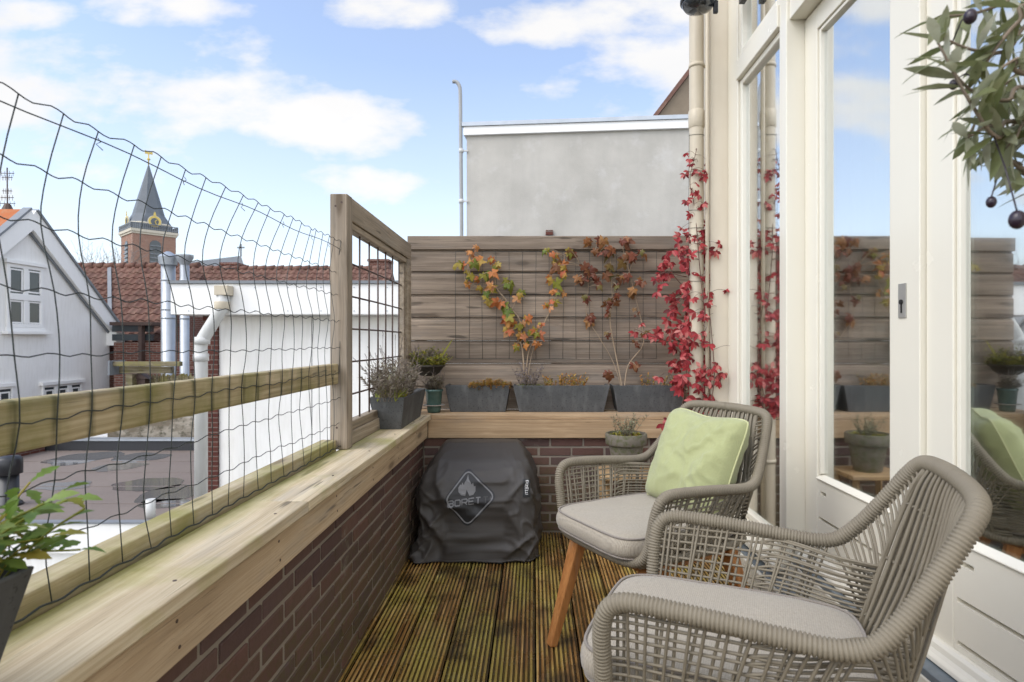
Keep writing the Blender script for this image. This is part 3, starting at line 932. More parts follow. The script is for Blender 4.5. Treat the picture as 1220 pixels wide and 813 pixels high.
def pillow():
    d = Vector((math.cos(R(210)), math.sin(R(210)), 0))          # the way the chair faces
    base = Vector(FARP) - d*.375 + Vector((0,0,.525))
    t = thing('throw_pillow', 'light green square pillow with piping leaning on the back of the farther armchair', 'pillow', base)
    up = (Vector((0,0,1))*math.cos(R(24)) - d*math.sin(R(24))).normalized()
    rt = Vector((-d.y, d.x, 0)); nn = rt.cross(up).normalized()
    if nn.dot(d) < 0: nn = -nn
    S, N = .197, 44; vs = []; fs = []
    roll = R(-2)
    def P(u, v, side):
        e = max(0, (1-u**4)*(1-v**4)); th = .078*e**.5
        k = 1 - .05*(1-v*v)*u*u - .0*v; 
        x = u*S*(1 - .055*(1-u*u*0)*(1-v*v)); y = v*S*(1 - .055*(1-u*u))
        if v > .0: y -= .012*math.exp(-(u/.5)**2)*v
        cr = 1 - .075*abs(u*v)**5; x *= cr; y *= cr
        w = noise.noise(Vector((u*2.2, v*2.2, side*3+1)))*.016 + max(0, 1-abs(noise.noise(Vector((u*3.2+v*2.2, v*2.4-u*1.5, side*2))))*3.2)**2*.013*(.4+.6*max(0,(u+.4)))
        # puckers running in from the corners
        r = math.hypot(abs(u)-1, abs(v)-1); w += .007*math.sin(math.atan2(1-abs(v), 1-abs(u))*9)*math.exp(-r*2.6)*e**.3
        q = Vector((x*math.cos(roll) - y*math.sin(roll), x*math.sin(roll) + y*math.cos(roll), side*(th + w*e**.5)))
        return base + rt*(q.x + .030) + up*(q.y + S*.96 - .014) + nn*(q.z + .03)
    for side in (1, -1):
        o = len(vs)
        for j in range(N+1):
            for i in range(N+1): vs.append(P(-1+2*i/N, -1+2*j/N, side))
        for j in range(N):
            for i in range(N):
                f = [o+j*(N+1)+i, o+j*(N+1)+i+1, o+(j+1)*(N+1)+i+1, o+(j+1)*(N+1)+i]
                fs.append(f if side > 0 else f[::-1])
    m = MB(); m.add(vs, fs, True); part(m, 'cover', M['pillow'], t)
    ed = [(-1+2*i/24, -1) for i in range(24)] + [(1, -1+2*i/24) for i in range(24)] + [(1-2*i/24, 1) for i in range(24)] + [(-1, 1-2*i/24) for i in range(24)]
    E = [P(u, v, 1) for u, v in ed]; m = MB(); m.tube(E + [E[0]], .0038, 6, cap=False)
    M['pillow_pipe'] = fabric('pillow_piping', (.50,.51,.27), 900, .2)
    part(m, 'piping', M['pillow_pipe'], t)
pillow()

# ================================================================ pots, plants
def sprig(m, p, d, L, n, lw, ll, spread=.5, r=.0012, stem=None, bend=.15):
    d = Vector(d).normalized(); side = Vector((rnd(-1,1), rnd(-1,1), 0))*bend
    pts = [Vector(p) + d*L*t + side*L*t*t for t in (0,.35,.7,1)]
    C = catmull(pts, 3); (stem or m).tube(C, [r*(1-.6*i/len(C)) for i in range(len(C))], 4, cap=False)
    for i in range(n):
        q = C[int((.15 + .85*i/max(1, n))*(len(C)-1))]
        a = rnd(0, 6.283); dd = (d*rnd(.3,1) + Vector((math.cos(a), math.sin(a), rnd(-.2,.3)))*spread*1.5)
        m.leaf(q, dd, (rnd(-1,1), rnd(-1,1), 1), ll*rnd(.6,1.2), lw, pts=[(0,.3),(.5,1),(1,0)])
    return C

M['lav'] = leafmat('lavender_leaves', [(0,(.15,.125,.095)), (.4,(.27,.235,.19)), (.7,(.20,.165,.13)), (.85,(.20,.20,.10)), (1,(.36,.32,.27))], .1, .8)
M['lavf'] = leafmat('lavender_dry_flowers', [(0,(.13,.105,.12)), (.5,(.20,.17,.185)), (1,(.28,.25,.24))], .1, .8)
M['twig'] = plain('dry_twig', (.20,.155,.11), .8, var=.4)
M['vinestem'] = plain('vine_stem', (.36,.27,.18), .75, var=.3)
M['redstem'] = plain('creeper_stem', (.14,.075,.055), .75, var=.4)
M['grass'] = leafmat('yellow_green_leaves', [(0,(.16,.20,.03)), (.5,(.28,.29,.04)), (1,(.38,.32,.05))], .3)
M['sedum'] = leafmat('stonecrop_leaves', [(0,(.16,.17,.03)), (.35,(.42,.25,.03)), (.7,(.50,.18,.03)), (1,(.55,.42,.10))], .15)
M['orange'] = leafmat('vine_leaves_autumn', [(0,(.10,.17,.025)), (.2,(.30,.26,.035)), (.40,(.46,.30,.06)), (.6,(.55,.22,.06)), (.8,(.52,.13,.055)), (1,(.62,.34,.16))], .3)
M['brown'] = leafmat('vine_leaves_brown', [(0,(.13,.12,.025)), (.22,(.20,.085,.03)), (.6,(.16,.045,.028)), (.85,(.24,.07,.035)), (1,(.34,.17,.05))], .25)
M['red'] = leafmat('creeper_leaves_red', [(0,(.13,.014,.018)), (.3,(.30,.022,.03)), (.6,(.46,.045,.055)), (.85,(.58,.12,.12)), (1,(.66,.26,.22))], .35)
M['nearleaf'] = leafmat('fresh_green_leaves', [(0,(.085,.17,.025)), (.45,(.17,.27,.05)), (.8,(.27,.36,.10)), (1,(.40,.33,.06))], .35)
M['olive'] = leafmat('olive_leaves', [(0,(.14,.165,.065)), (.35,(.22,.245,.115)), (.7,(.36,.38,.25)), (1,(.50,.51,.40))], .4, .32)

IVY = [(180,.08),(160,.55),(140,.92),(124,.80),(110,.62),(94,.84),(76,1.10),(62,.86),(46,.60),(32,.80),(15,.98),(0,1.36),(-15,.98),(-32,.80),(-46,.60),(-62,.86),(-76,1.10),(-94,.84),(-110,.62),(-124,.80),(-140,.92),(-160,.55)]
def vine(name, label, stems, leaves, mat, Yw, crop, size, per=2, mats=None, stalk=True, loc=None):
    X = lambda x, y, Y: at(crop[0] + x/crop[2], crop[1] + y/crop[2], Y)
    t = thing(name, label, 'climbing plant', loc)
    m = MB()
    for st, r in stems:
        pts = [X(x, y, Yw - .03 + rnd(-.012,.012)) for x, y in st]
        if st[0][1] > 610: pts[0].y = loc[1]; pts[0].z = loc[2] - .02
        C = catmull(pts, 6); m.tube(C, [r*(1-.55*i/len(C)) for i in range(len(C))], 6)
    allpts = [p for p in m.v]
    lm = MB()
    for l in leaves:
        x, y = l[0], l[1]; s = l[2] if len(l) > 2 else 1
        for k in range(per):
            p = X(x + rnd(-20,20)*(k > 0), y + rnd(-18,18)*(k > 0), Yw - .045 - rnd(0,.05))
            a = rnd(-2.6, -.5) if k else rnd(-2.2,-.9)
            d = Vector((math.cos(a), rnd(-.45,.05), math.sin(a)))
            n = Vector((rnd(-.9,.9), -1, rnd(-.4,.9)))
            L = size*s*rnd(.6,1.1)
            if stalk:
                near = min(allpts, key=lambda v: (v-p).length)
                m.tube(catmull([near, near.lerp(p, .5) + Vector((0,-.012,.008)), p], 3), .0015, 4, cap=False)
            lm.polyleaf(p - d*L*.2, d, n, L, [(a_ + rnd(-5,5), r_*rnd(.82,1.14)) for a_, r_ in IVY], rnd(.15,.5))
    part(m, 'stem', M['vinestem'], t); part(lm, 'leaves', mat, t)
    return t
rim = LT + PH - .02
c5 = (520, 270, 4.281)
vine('climbing_vine', 'climbing vine with orange, yellow and green leaves rising from the longest trough',
     [([(450,775),(440,640),(420,560),(425,480),(390,430),(350,370),(305,310),(298,240),(285,190),(230,180),(120,195)], .0062),
      ([(452,775),(470,640),(520,560),(555,480),(600,390),(625,290),(640,210),(655,150)], .0048),
      ([(455,775),(480,680),(495,600),(470,500)], .0032), ([(385,425),(410,370),(445,340)], .0028), ([(310,320),(350,300),(380,285)], .0024), ([(300,300),(265,300),(240,340)], .0024)],
     [(210,105,.8),(165,130,.8),(215,155,1.3),(190,185,1.1),(130,190),(310,195),(285,160,.8),(265,235,1.2),(215,260),(175,245),(160,290,.8),(270,300,1.1),(225,310,.9),(375,290,1.3),(250,355,1.1),(330,385,1.2),(350,445,1.1),(425,345,1.1),(380,485,1.2),(375,530,1.1),(435,500,1.1),(425,545,1.2),(470,460,1.1),(490,530,1),(525,545,1),(410,600,.8),(460,590,.8),(510,590,.8),
      (565,115,.8),(600,145,1.1),(640,190,1.2),(650,240,.9),(590,270,1.3),(597,328,.9),(565,395,.8),(605,380,.9),(635,325,.6),(680,120,1),(540,495,.6)],
     M['orange'], FY, c5, .056, 3, loc=(lx(626,3.78), 3.775, rim))
c6 = (660, 270, 3.3857)
vine('climbing_vine', 'climbing vine with brown and maroon leaves on bare pale stems beside the red creeper',
     [([(275,640),(262,580),(240,470),(226,380),(235,290),(230,200),(225,100)], .005), ([(278,640),(300,560),(358,480),(356,400),(330,290),(300,170),(270,60)], .0045),
      ([(272,640),(240,550),(190,460),(140,380),(128,320),(138,230),(110,160)], .0028), ([(226,110),(180,70),(140,50)], .0024), ([(300,190),(320,140),(345,105)], .0024)],
     [(135,50,1.1),(200,50,1.1),(275,55,1.2),(225,95,1.2),(185,105),(275,130,1.2),(315,115,1.1),(350,100,.9),(75,105,1.2),(35,145,1.2),(130,160,1.3),(115,205,1.2),(155,180,1),(225,155,1),(215,200,1),(180,225,1),(250,235,1.1),(265,205,.9),(300,210,.9),(340,220,.9),(310,265,1.1),(255,275,.9),(235,300,.8),(210,310,.9),(220,340,.7),(340,345,.5),(120,280,1),(140,360,1.2),(375,430,.8),(330,560,1.2),(215,585,1),(330,465,.5),(225,430,.5)],
     M['brown'], FY, c6, .058, 3, loc=(lx(741,3.78), 3.775, rim))

def creeper():
    loc = at(836, 470, 3.60); loc.z = LT + .12
    t = thing('red_creeper', 'bright red virginia creeper climbing the cream downpipe in the fence corner', 'climbing plant', loc)
    m = MB(); lm = MB()
    S = [[(826,498),(843,470),(846,420),(838,360),(832,300),(828,250),(822,215),(830,178)], [(812,492),(818,440),(815,390),(822,340),(836,290),(845,270)],
         [(845,490),(851,450),(848,400),(843,350)], [(818,430),(800,410),(775,400),(756,392)], [(822,350),(804,330),(798,318)], [(822,330),(806,300),(800,296)], [(846,440),(855,445),(860,460)], [(818,330),(790,325),(784,335)], [(816,420),(796,445)], [(824,500),(806,500),(792,504)]]
    for i, st in enumerate(S):
        Yc = (3.40, 3.5, 3.38, 3.62, 3.6, 3.6, 3.38, 3.62, 3.55, 3.44)[i]
        C = catmull([at(x, y, Yc + rnd(-.02,.02)) for x, y in st], 6)
        m.tube(C, [.0034*(1-.5*k/len(C)) for k in range(len(C))], 6)
    def palm(p, d, L):
        d = Vector(d).normalized(); n = Vector((rnd(-.4,.4), -1, rnd(0,.8))).normalized(); sd = d.cross(n).normalized()
        for a in (-100, -48, 0, 48, 100):
            if random.random() < .1: continue
            a_ = R(a + rnd(-12,12)); dd = d*math.cos(a_) + sd*math.sin(a_) + n*rnd(-.1,.3) + Vector((0,0,-.35))
            lm.leaf(p, dd, n + Vector((rnd(-.3,.3), 0, rnd(-.3,.3))), L*(1 if a == 0 else .85)*rnd(.8,1.1), L*.42, pts=[(0,.1),(.2,.55),(.5,1),(.75,.72),(1,0)], curl=.25, fold=.16)
    sites = []
    for _ in range(225):
        y = rnd(282, 492); w = 22 + 14*math.sin((y-270)/60)
        c = 828 - 5*math.sin((y-290)/40)
        sites.append((random.gauss(c, w*.55), y))
    sites += [(795+rnd(-5,5), 325+rnd(-15,15)) for _ in range(6)] + [(786+rnd(-8,12), 325+rnd(-8,8)) for _ in range(4)]
    sites += [(756,396),(770,398),(780,400),(764,386),(785,396),(790,404),(797,392)] + [(785,450),(800,440),(795,500),(790,505),(800,430),(806,435)]
    sites += [(random.gauss(828, 7), rnd(178, 285)) for _ in range(34)] + [(random.gauss(846, 7), rnd(430, 490)) for _ in range(14)]
    sites += [(828,182),(822,190),(816,208),(826,205),(832,195),(818,240),(829,226),(826,262),(820,238),(809,282),(812,272),(822,255),(834,276),(840,290),(846,300),(838,330),(853,300)]
    sites += [(848,445),(856,452),(850,460),(858,440)] + [(845,478+rnd(-6,10)) for _ in range(6)] + [(808+rnd(-8,8), 455+rnd(-12,15)) for _ in range(8)]
    sv = [v.copy() for v in m.v]
    for x, y in sites:
        Yl = rnd(3.36, 3.56) if x > 806 else rnd(3.56, 3.72)
        if y > 490: Yl = rnd(3.36, 3.46)
        p = at(x, y, Yl); near = min(sv, key=lambda v: (v-p).length)
        m.tube(catmull([near, near.lerp(p,.5) + Vector((0,-.01,.012)), p], 3), .001, 4, cap=False)
        palm(p, (rnd(-.7,.7), rnd(-.7,.0), rnd(-1,.25)), rnd(.035,.062) if y > 270 else rnd(.028,.042))
    part(m, 'stem', M['redstem'], t); part(lm, 'leaves', M['red'], t)
creeper()

def clump(name, label, cat, loc, boxsz, n, mat, fn, stemmat=None, group=None):
    m = MB(); s = MB()
    for i in range(n):
        x, y = rnd(-1,1)*boxsz[0], rnd(-1,1)*boxsz[1]
        fn(m, s, Vector(loc) + Vector((x, y, 0)), x/boxsz[0], y/boxsz[1])
    return mixed(name, [m, s] if s.v else [m], [mat, M['twig']], label, cat, loc, group)
def f_sedum(m, s, p, u, v):
    d = Vector((u*.5, v*.6 - .35, 1)); L = rnd(.022, .072)*(1 - .35*abs(u)); q = p + d.normalized()*L
    s.tube([p, q], .0012, 4, cap=False)
    for k in range(7):
        a = k*2.4; m.leaf(q - Vector((0,0,.003*k)), (math.cos(a), math.sin(a), .5), (0,0,1), rnd(.010,.017), .009, pts=[(0,.5),(.5,1),(1,0)])
clump('stonecrop', 'yellow and rust coloured stonecrop filling the short trough under the orange vine', 'plant', (lx(584,3.72), 3.73, rim-.006), (.115, .06), 190, M['sedum'], f_sedum)
def f_moss(m, s, p, u, v):
    for k in range(5):
        a = rnd(0,6.28); m.leaf(p, (math.cos(a), math.sin(a), rnd(.3,1.5)), (0,0,1), rnd(.02,.05), .007, pts=[(0,.5),(.5,1),(1,0)])
clump('moss', 'green moss cushion at the foot of the orange vine in the longest trough', 'plant', (lx(631,3.72), 3.72, rim-.004), (.06,.05), 90, M['moss'], f_moss)
def f_tw(m, s, p, u, v):
    sprig(m, p, (u*.5, v*.3-.2, 1), rnd(.05,.11), 11, .009, .017, .6, .0013, s)
clump('dry_seedlings', 'sparse brown seedlings at the right half of the longest trough', 'plant', (lx(672,3.72), 3.73, rim-.004), (.12,.05), 44, M['sedum'], f_tw)
clump('dry_seedlings', 'few short dry shoots in the trough at the foot of the red creeper', 'plant', (lx(782,3.72), 3.73, rim-.004), (.08,.05), 14, M['sedum'], f_tw)
def f_dry(m, s, p, u, v):
    sprig(m, p, (u*.35 + .05, v*.2-.12, 1), rnd(.06,.19), 12, .008, .014, .6, .0012, s, .25)
clump('dry_flower_stems', 'withered grey flower stems standing at the foot of the orange vine', 'plant', (lx(628,3.74), 3.74, rim-.004), (.045,.035), 34, M['lavf'], f_dry)

def lavender(label, loc, bx, n, hmin, hmax, lean):
    lf = MB(); fl = MB(); st = MB()
    for i in range(n):
        u, v = rnd(-1,1), rnd(-1,1); p = Vector(loc) + Vector((u*bx[0], v*bx[1], 0))
        d = Vector((u*.45 + rnd(-.35,.35) + lean[0], v*.35 + rnd(-.3,.3) + lean[1], 1))
        h = rnd(hmin, hmax)*(1 - .3*abs(u))
        C = sprig(lf, p, d, h*.75, 18, .0058, .030, .45, .0012, st, .18)
        if random.random() < .42:
            q = C[-1]; e = q + (C[-1]-C[-2]).normalized()*h*rnd(.2,.5) + Vector((rnd(-.01,.01), rnd(-.01,.01), 0))
            st.tube([q, e], .0008, 4, cap=False)
            for k in range(10):
                a = k*2.4; m_ = e - (e-q).normalized()*k*.0032
                fl.leaf(m_, (math.cos(a), math.sin(a), .9), (0,0,1), .007, .004, pts=[(0,.6),(.5,1),(1,0)])
    mixed('lavender', [lf, fl, st], [M['lav'], M['lavf'], M['twig']], label, 'plant', loc)
lavender('bushy grey lavender growing in the dark trough at the far end of the side capping', (-.735, 3.10, LT+.142), (.06,.20), 190, .16, .33, (0,-.05))
lavender('trailing grey lavender spilling from the small teal pot in the capping corner', (-.615, 3.66, LT+.138), (.035,.035), 44, .06, .15, (.1,-.35))
def green_fill():
    loc = (-.72, 3.02, LT+.142)
    def f(m, s, p, u, v):
        for k in range(3): m.leaf(p, (rnd(-.6,.6), rnd(-.6,.3), 1), (rnd(-1,1), -1, 0), rnd(.03,.075), .010, curl=.4)
    clump('young_plant', 'light green and yellow blades at the base of the lavender in the end trough', 'plant', loc, (.055,.12), 40, M['grass'], f)
green_fill()
def teal():
    loc = (-.622, 3.66, LT-.002)
    t = thing('glazed_pot', 'small teal glazed flower pot tucked in the corner behind the lavender trough', 'flower pot', loc)
    mt = NT('teal_glaze'); n1 = mt.noise(mt.obj(), 30, 4)
    mtl = mt.done(mt.bsdf(mt.mix(n1, (.035,.085,.075), (.10,.17,.15)), .25, mt.bump(n1, .1, .002)))
    m = MB(); m.lathe([(.0,0),(.038,0),(.043,.02),(.052,.13),(.056,.132),(.056,.145),(.050,.145),(.047,.125),(0,.125)], loc, 28); part(m, 'pot', mtl, t)
    m = MB(); m.lathe([(0,.0),(.046,.0),(.046,.004),(0,.004)], Vector(loc) + Vector((0,0,.126)), 20); part(m, 'soil', M['soil'], t)
    m = MB(); m.lathe([(.066,.045),(.069,.047),(.066,.049)], loc, 28); m.tube([Vector(loc) + Vector((.066*math.cos(a), .066*math.sin(a), .047)) for a in [i*6.2832/24 for i in range(25)]], .002, 5, cap=False)
    part(m, 'wire_ring', M['piping'], t)
teal()
def bowl():
    loc = Vector((lx(510,3.70), 3.70, .935))
    t = thing('hanging_bowl', 'dark shallow plant bowl hooked on the board fence above the corner pot', 'plant pot', loc)
    m = MB(); m.lathe([(0,0),(.045,.0),(.075,.02),(.098,.055),(.108,.057),(.108,.068),(.098,.068),(.09,.05),(0,.05)], loc, 30)
    part(m, 'bowl', plain('dark_bowl', (.045,.038,.028), .7, var=.5), t)
    m = MB(); 
    for s in (0,): m.tube(catmull([loc + Vector((s,.085,.062)), loc + Vector((s,.12,.062)), Vector((loc.x+s, FY-.004, 1.00)), Vector((loc.x+s, FY-.004, .965))], 4), .0025, 6)
    part(m, 'hook', M['rod'], t)
    def f(m, s, p, u, v):
        sprig(m, p, (u*.8 + rnd(-.4,.4), v*.7 + rnd(-.5,.3), 1), rnd(.06,.15)*(1-.3*abs(u)), 12, .011, .026, .7, .0012, s, .35)
    c = clump('bushy_plant', 'bushy yellow green plant growing in the hanging bowl', 'plant', tuple(loc + Vector((-.01,0,.052))), (.085,.07), 85, M['grass'], f)
    m = MB(); 
    for a in ((.16,-.02,.25), (.13,0,.21)): m.leaf(loc + Vector((.04,0,.05)), a, (0,-1,.2), rnd(.19,.22), .012, curl=.05, pts=[(0,.8),(.3,1),(.6,.9),(.85,.6),(1,0)])
    o = m.build('grass_plant', M['grass'], org=loc + Vector((.04,0,.05))); tag(o, 'pair of long upright yellow green blades at the rim of the hanging bowl', 'plant')
    lavender('dry lavender tuft mixed into the hanging bowl', tuple(loc + Vector((-.02,0,.05))), (.07,.05), 70, .08, .18, (0,-.1))
bowl()

def stool_pot():
    c = at(746, 0, 3.32); sx, sy = c.x, 3.32
    t = thing('wooden_stool', 'small wooden stool behind the farther armchair carrying the mossy clay pot', 'stool', (sx, sy, 0))
    m = MB(); m.box(sx-.16, sx+.16, sy-.14, sy+.14, .395, .42); part(m, 'seat', M['stool'], t, bevel=.004)
    for i in (-1,1):
        for j in (-1,1):
            m = MB(); m.bar((sx+i*.12, sy+j*.10, .394), (sx+i*.14, sy+j*.12, 0), .03, .03); part(m, 'leg', M['stool'], t, bevel=.003)
    loc = Vector((sx, sy, .42))
    t = thing('clay_pot', 'weathered mossy clay flower pot on the stool beside the farther armchair', 'flower pot', loc)
    mt = NT('mossy_clay'); o = mt.obj(); n1 = mt.noise(o, 11, 6); n2 = mt.noise(o, 40, 5)
    col = mt.mix(n1, (.155,.135,.105), (.23,.205,.165)); col = mt.mix(mt.gray(n2, .45, .65), col, (.12,.125,.06)); 
    M['clay'] = mt.done(mt.bsdf(col, .85, mt.bump(n2, .3, .003), spec=.2))
    m = MB(); m.lathe([(0,0),(.070,0),(.073,.005),(.098,.148),(.098,.15),(.113,.152),(.116,.157),(.118,.205),(.115,.212),(.104,.212),(.100,.19),(0,.19)], loc, 36, True)
    part(m, 'pot', M['clay'], t, sharp=50)
    m = MB(); m.lathe([(0,.0),(.099,.0),(.099,.004),(0,.004)], loc + Vector((0,0,.189)), 24); part(m, 'soil', M['soil'], t)
    b = loc + Vector((0,0,.193))
    t = thing('succulent', 'straggly grey green shrublet with yellow green leaves in the mossy clay pot', 'plant', b)
    lf = MB(); st = MB(); yl = MB()
    for i in range(26):
        a = rnd(0,6.28); r = rnd(0,.06); p = b + Vector((r*math.cos(a), r*math.sin(a), 0))
        sprig(lf, p, (math.cos(a)*.45, math.sin(a)*.45, 1), rnd(.07,.165), 11, .007, .020, .5, .0016, st, .3)
    for i in range(80):
        a = rnd(0,6.28); r = .095*math.sqrt(random.random()); p = b + Vector((r*math.cos(a), r*math.sin(a), 0))
        for k in range(4): yl.leaf(p, (rnd(-1,1), rnd(-1,1), rnd(.3,1.2)), (0,0,1), rnd(.012,.026), .011, pts=[(0,.4),(.6,1),(1,0)])
    M['graygreen'] = leafmat('grey_green_leaves', [(0,(.16,.18,.10)), (.5,(.25,.27,.17)), (1,(.33,.30,.18))], .15, .7)
    M['yellowg'] = leafmat('yellow_leaves', [(0,(.17,.20,.03)), (.6,(.40,.38,.05)), (1,(.5,.25,.05))], .2)
    part(lf, 'leaves', M['graygreen'], t); part(st, 'stem', M['twig'], t); part(yl, 'low_leaves', M['yellowg'], t)
stool_pot()

def nearplant():
    loc = Vector((-.71, .50, LT+.150))
    t = thing('leafy_plant', 'fresh green plant with lobed leaves in the near speckled trough', 'plant', loc)
    lf = MB(); st = MB()
    lobe = [(0,.06),(.16,.35),(.24,.25),(.36,.7),(.44,.5),(.56,1),(.66,.7),(.8,.62),(1,0)]
    for i in range(130):
        u, v = rnd(-1,1), rnd(-1,1); p = loc + Vector((u*.07, v*.22, 0))
        d = Vector((u*.7 + rnd(-.4,.6), v*.3 + rnd(-.2,.5), rnd(.4,1.2))); L = rnd(.05,.14)
        C = catmull([p, p + d.normalized()*L*.5 + Vector((0,0,.01)), p + d.normalized()*L], 4)
        st.tube(C, .0014, 4, cap=False)
        for k in range(5):
            q = C[int((.45+.55*k/4)*(len(C)-1))]; a = rnd(0,6.28)
            dd = d.normalized()*.8 + Vector((math.cos(a), math.sin(a), rnd(-.4,.5)))
            lf.leaf(q, dd, (rnd(-.5,.5), rnd(-.5,.5), 1), rnd(.024,.044), rnd(.013,.021), pts=lobe, curl=.3, fold=.12)
    # the two shoots that lean out over the capping
    for px_, py_, Yk in ((96, 655, .74), (80, 596, .76), (60, 640, .72), (52, 600, .70)):
        e = at(px_, py_, Yk); p = loc + Vector((.03, .17, 0)); mid = p.lerp(e, .5) + Vector((0,0,.018))
        C = catmull([p, mid, e], 6); st.tube(C, .0013, 4, cap=False)
        for k in range(9):
            q = C[int((.3+.7*k/8)*(len(C)-1))]; a = rnd(0,6.28)
            lf.leaf(q, (e-p).normalized() + Vector((math.cos(a), math.sin(a)*.6, rnd(-.5,.3)))*.8, (rnd(-.5,.5), -.4, 1), rnd(.026,.045), rnd(.014,.022), pts=lobe, curl=.35, fold=.12)
    part(lf, 'leaves', M['nearleaf'], t); part(st, 'stem', M['grass'], t)
nearplant()

def olive():
    loc = Vector((.93, .62, 0))
    tp = thing('clay_pot', 'clay pot holding the olive tree close to the nearer door', 'flower pot', loc)
    m = MB(); m.lathe([(0,0),(.11,0),(.15,.30),(.165,.30),(.165,.35),(.15,.35),(.145,.31),(0,.31)], loc, 32); part(m, 'pot', M['clay'], tp, sharp=40)
    m = MB(); m.lathe([(0,0),(.143,0),(.143,.005),(0,.005)], loc + Vector((0,0,.309)), 24); part(m, 'soil', M['soil'], tp)
    b = loc + Vector((0,0,.31))
    t = thing('olive_tree', 'potted olive tree with grey green leaves and dark ripe olives overhanging the nearer door', 'tree', b)
    st = MB(); lf = MB(); of = MB()
    top = Vector((.90,.66,1.55))
    C = catmull([b, Vector((.95,.62,.8)), Vector((.92,.65,1.2)), top, Vector((.88,.70,1.85))], 8); st.tube(C, [.016*(1-.6*i/len(C)) for i in range(len(C))], 8)
    ends = []
    # branches reaching into the view (world positions beside the door), then the rest of the crown
    def A(x, y, Y): return at(x, y, Y)
    B = [((.915,.655,1.25), [A(1235,150,.70), A(1190,165,.68), A(1155,120,.66), A(1118,52,.66)]), ((.90,.66,1.5), [A(1260,20,.74), A(1200,60,.72), A(1160,60,.70), A(1122,45,.69)]),
         ((.915,.655,1.25), [A(1240,210,.72), A(1200,165,.72), A(1180,150,.70), A(1152,165,.69)]), ((.91,.655,1.3), [A(1250,110,.72), A(1200,120,.70), A(1160,110,.68), A(1130,80,.67)]),
         ((.90,.66,1.45), [A(1280,-20,.76), A(1220,-5,.74), A(1165,15,.72), A(1120,20,.70)]), ((.915,.655,1.22), [A(1250,220,.74), A(1215,195,.73), A(1196,200,.72)]),
         ((.90,.66,1.5), [A(1262,60,.73), A(1210,90,.75), A(1175,125,.75), A(1150,170,.74)]),
         ((.90,.66,1.45), [A(1240,90,.66), A(1215,70,.65), A(1180,90,.645)]),
         ((.915,.655,1.22), [A(1245,150,.76), A(1215,140,.76), A(1192,180,.75)]), ((.90,.66,1.5), [A(1250,5,.70), A(1215,25,.69), A(1185,60,.69), A(1165,95,.69)]), ((.90,.66,1.5), [A(1262,140,.72), A(1225,140,.69), A(1208,170,.68)])]
    for a, p in B: ends.append(catmull([a] + p, 6))
    for i in range(16):
        a = rnd(-1.2, 2.2); z = rnd(1.35, 1.8); s = Vector((.91,.66,z)); dr = Vector((math.cos(a)*1, math.sin(a)*.8, rnd(.1,.8)))
        if dr.x < -.2: dr.x *= -1
        L = rnd(.2,.32); e = s + dr*L
        if e.x > 1.14: e.x = 1.14
        ends.append(catmull([s, s.lerp(e,.5) + Vector((0,0,.03)), e + Vector((0,0,-.03))], 6))
    for C in ends:
        st.tube(C, [.0038*(1-.7*i/len(C)) for i in range(len(C))], 5)
        n = max(8, int(sum((C[i+1]-C[i]).length for i in range(len(C)-1))/.0180))
        P = resample(C, sum((C[i+1]-C[i]).length for i in range(len(C)-1))/n)
        for k in range(int(n*.22), len(P)):
            d = (P[min(k+1, len(P)-1)] - P[k-1]).normalized(); 
            for s in (1, -1):
                o = d.cross(Vector((rnd(-1,1), rnd(-1,1), rnd(-1,1)))).normalized()
                dd = d*rnd(.3,.9) + o*s*rnd(.5,1) + Vector((0,0,-.15))
                lf.leaf(P[k], dd, (rnd(-1,1), rnd(-.6,.6), 1), rnd(.036,.062), rnd(.0095,.015), pts=[(0,.1),(.2,.65),(.5,1),(.8,.6),(1,0)], curl=rnd(0,.25), fold=.1)
    part(st, 'trunk', M['twig'], t); part(lf, 'crown', M['olive'], t)
    M['olivefruit'] = plain('ripe_olive', (.022,.012,.022), .28, var=.3)
    for x, y, Y, r in ((1212,262,.62,.0080), (1181,241,.69,.0055), (1156,20,.68,.007), (1136,101,.70,.005)):
        c = A(x, y, Y); m = MB()
        m.lathe([(0,-1.25*r)] + [(r*math.sin(math.pi*k/10), -1.25*r*math.cos(math.pi*k/10)) for k in range(1,10)] + [(0,1.25*r)], c, 16)
        near = min((p for C in ends for p in C), key=lambda q: (q-c).length)
        m.tube([c + Vector((0,0,r)), c.lerp(near,.5) + Vector((0,0,.01)), near], .0009, 4)
        part(m, 'olive_fruit', M['olivefruit'], t)
olive()
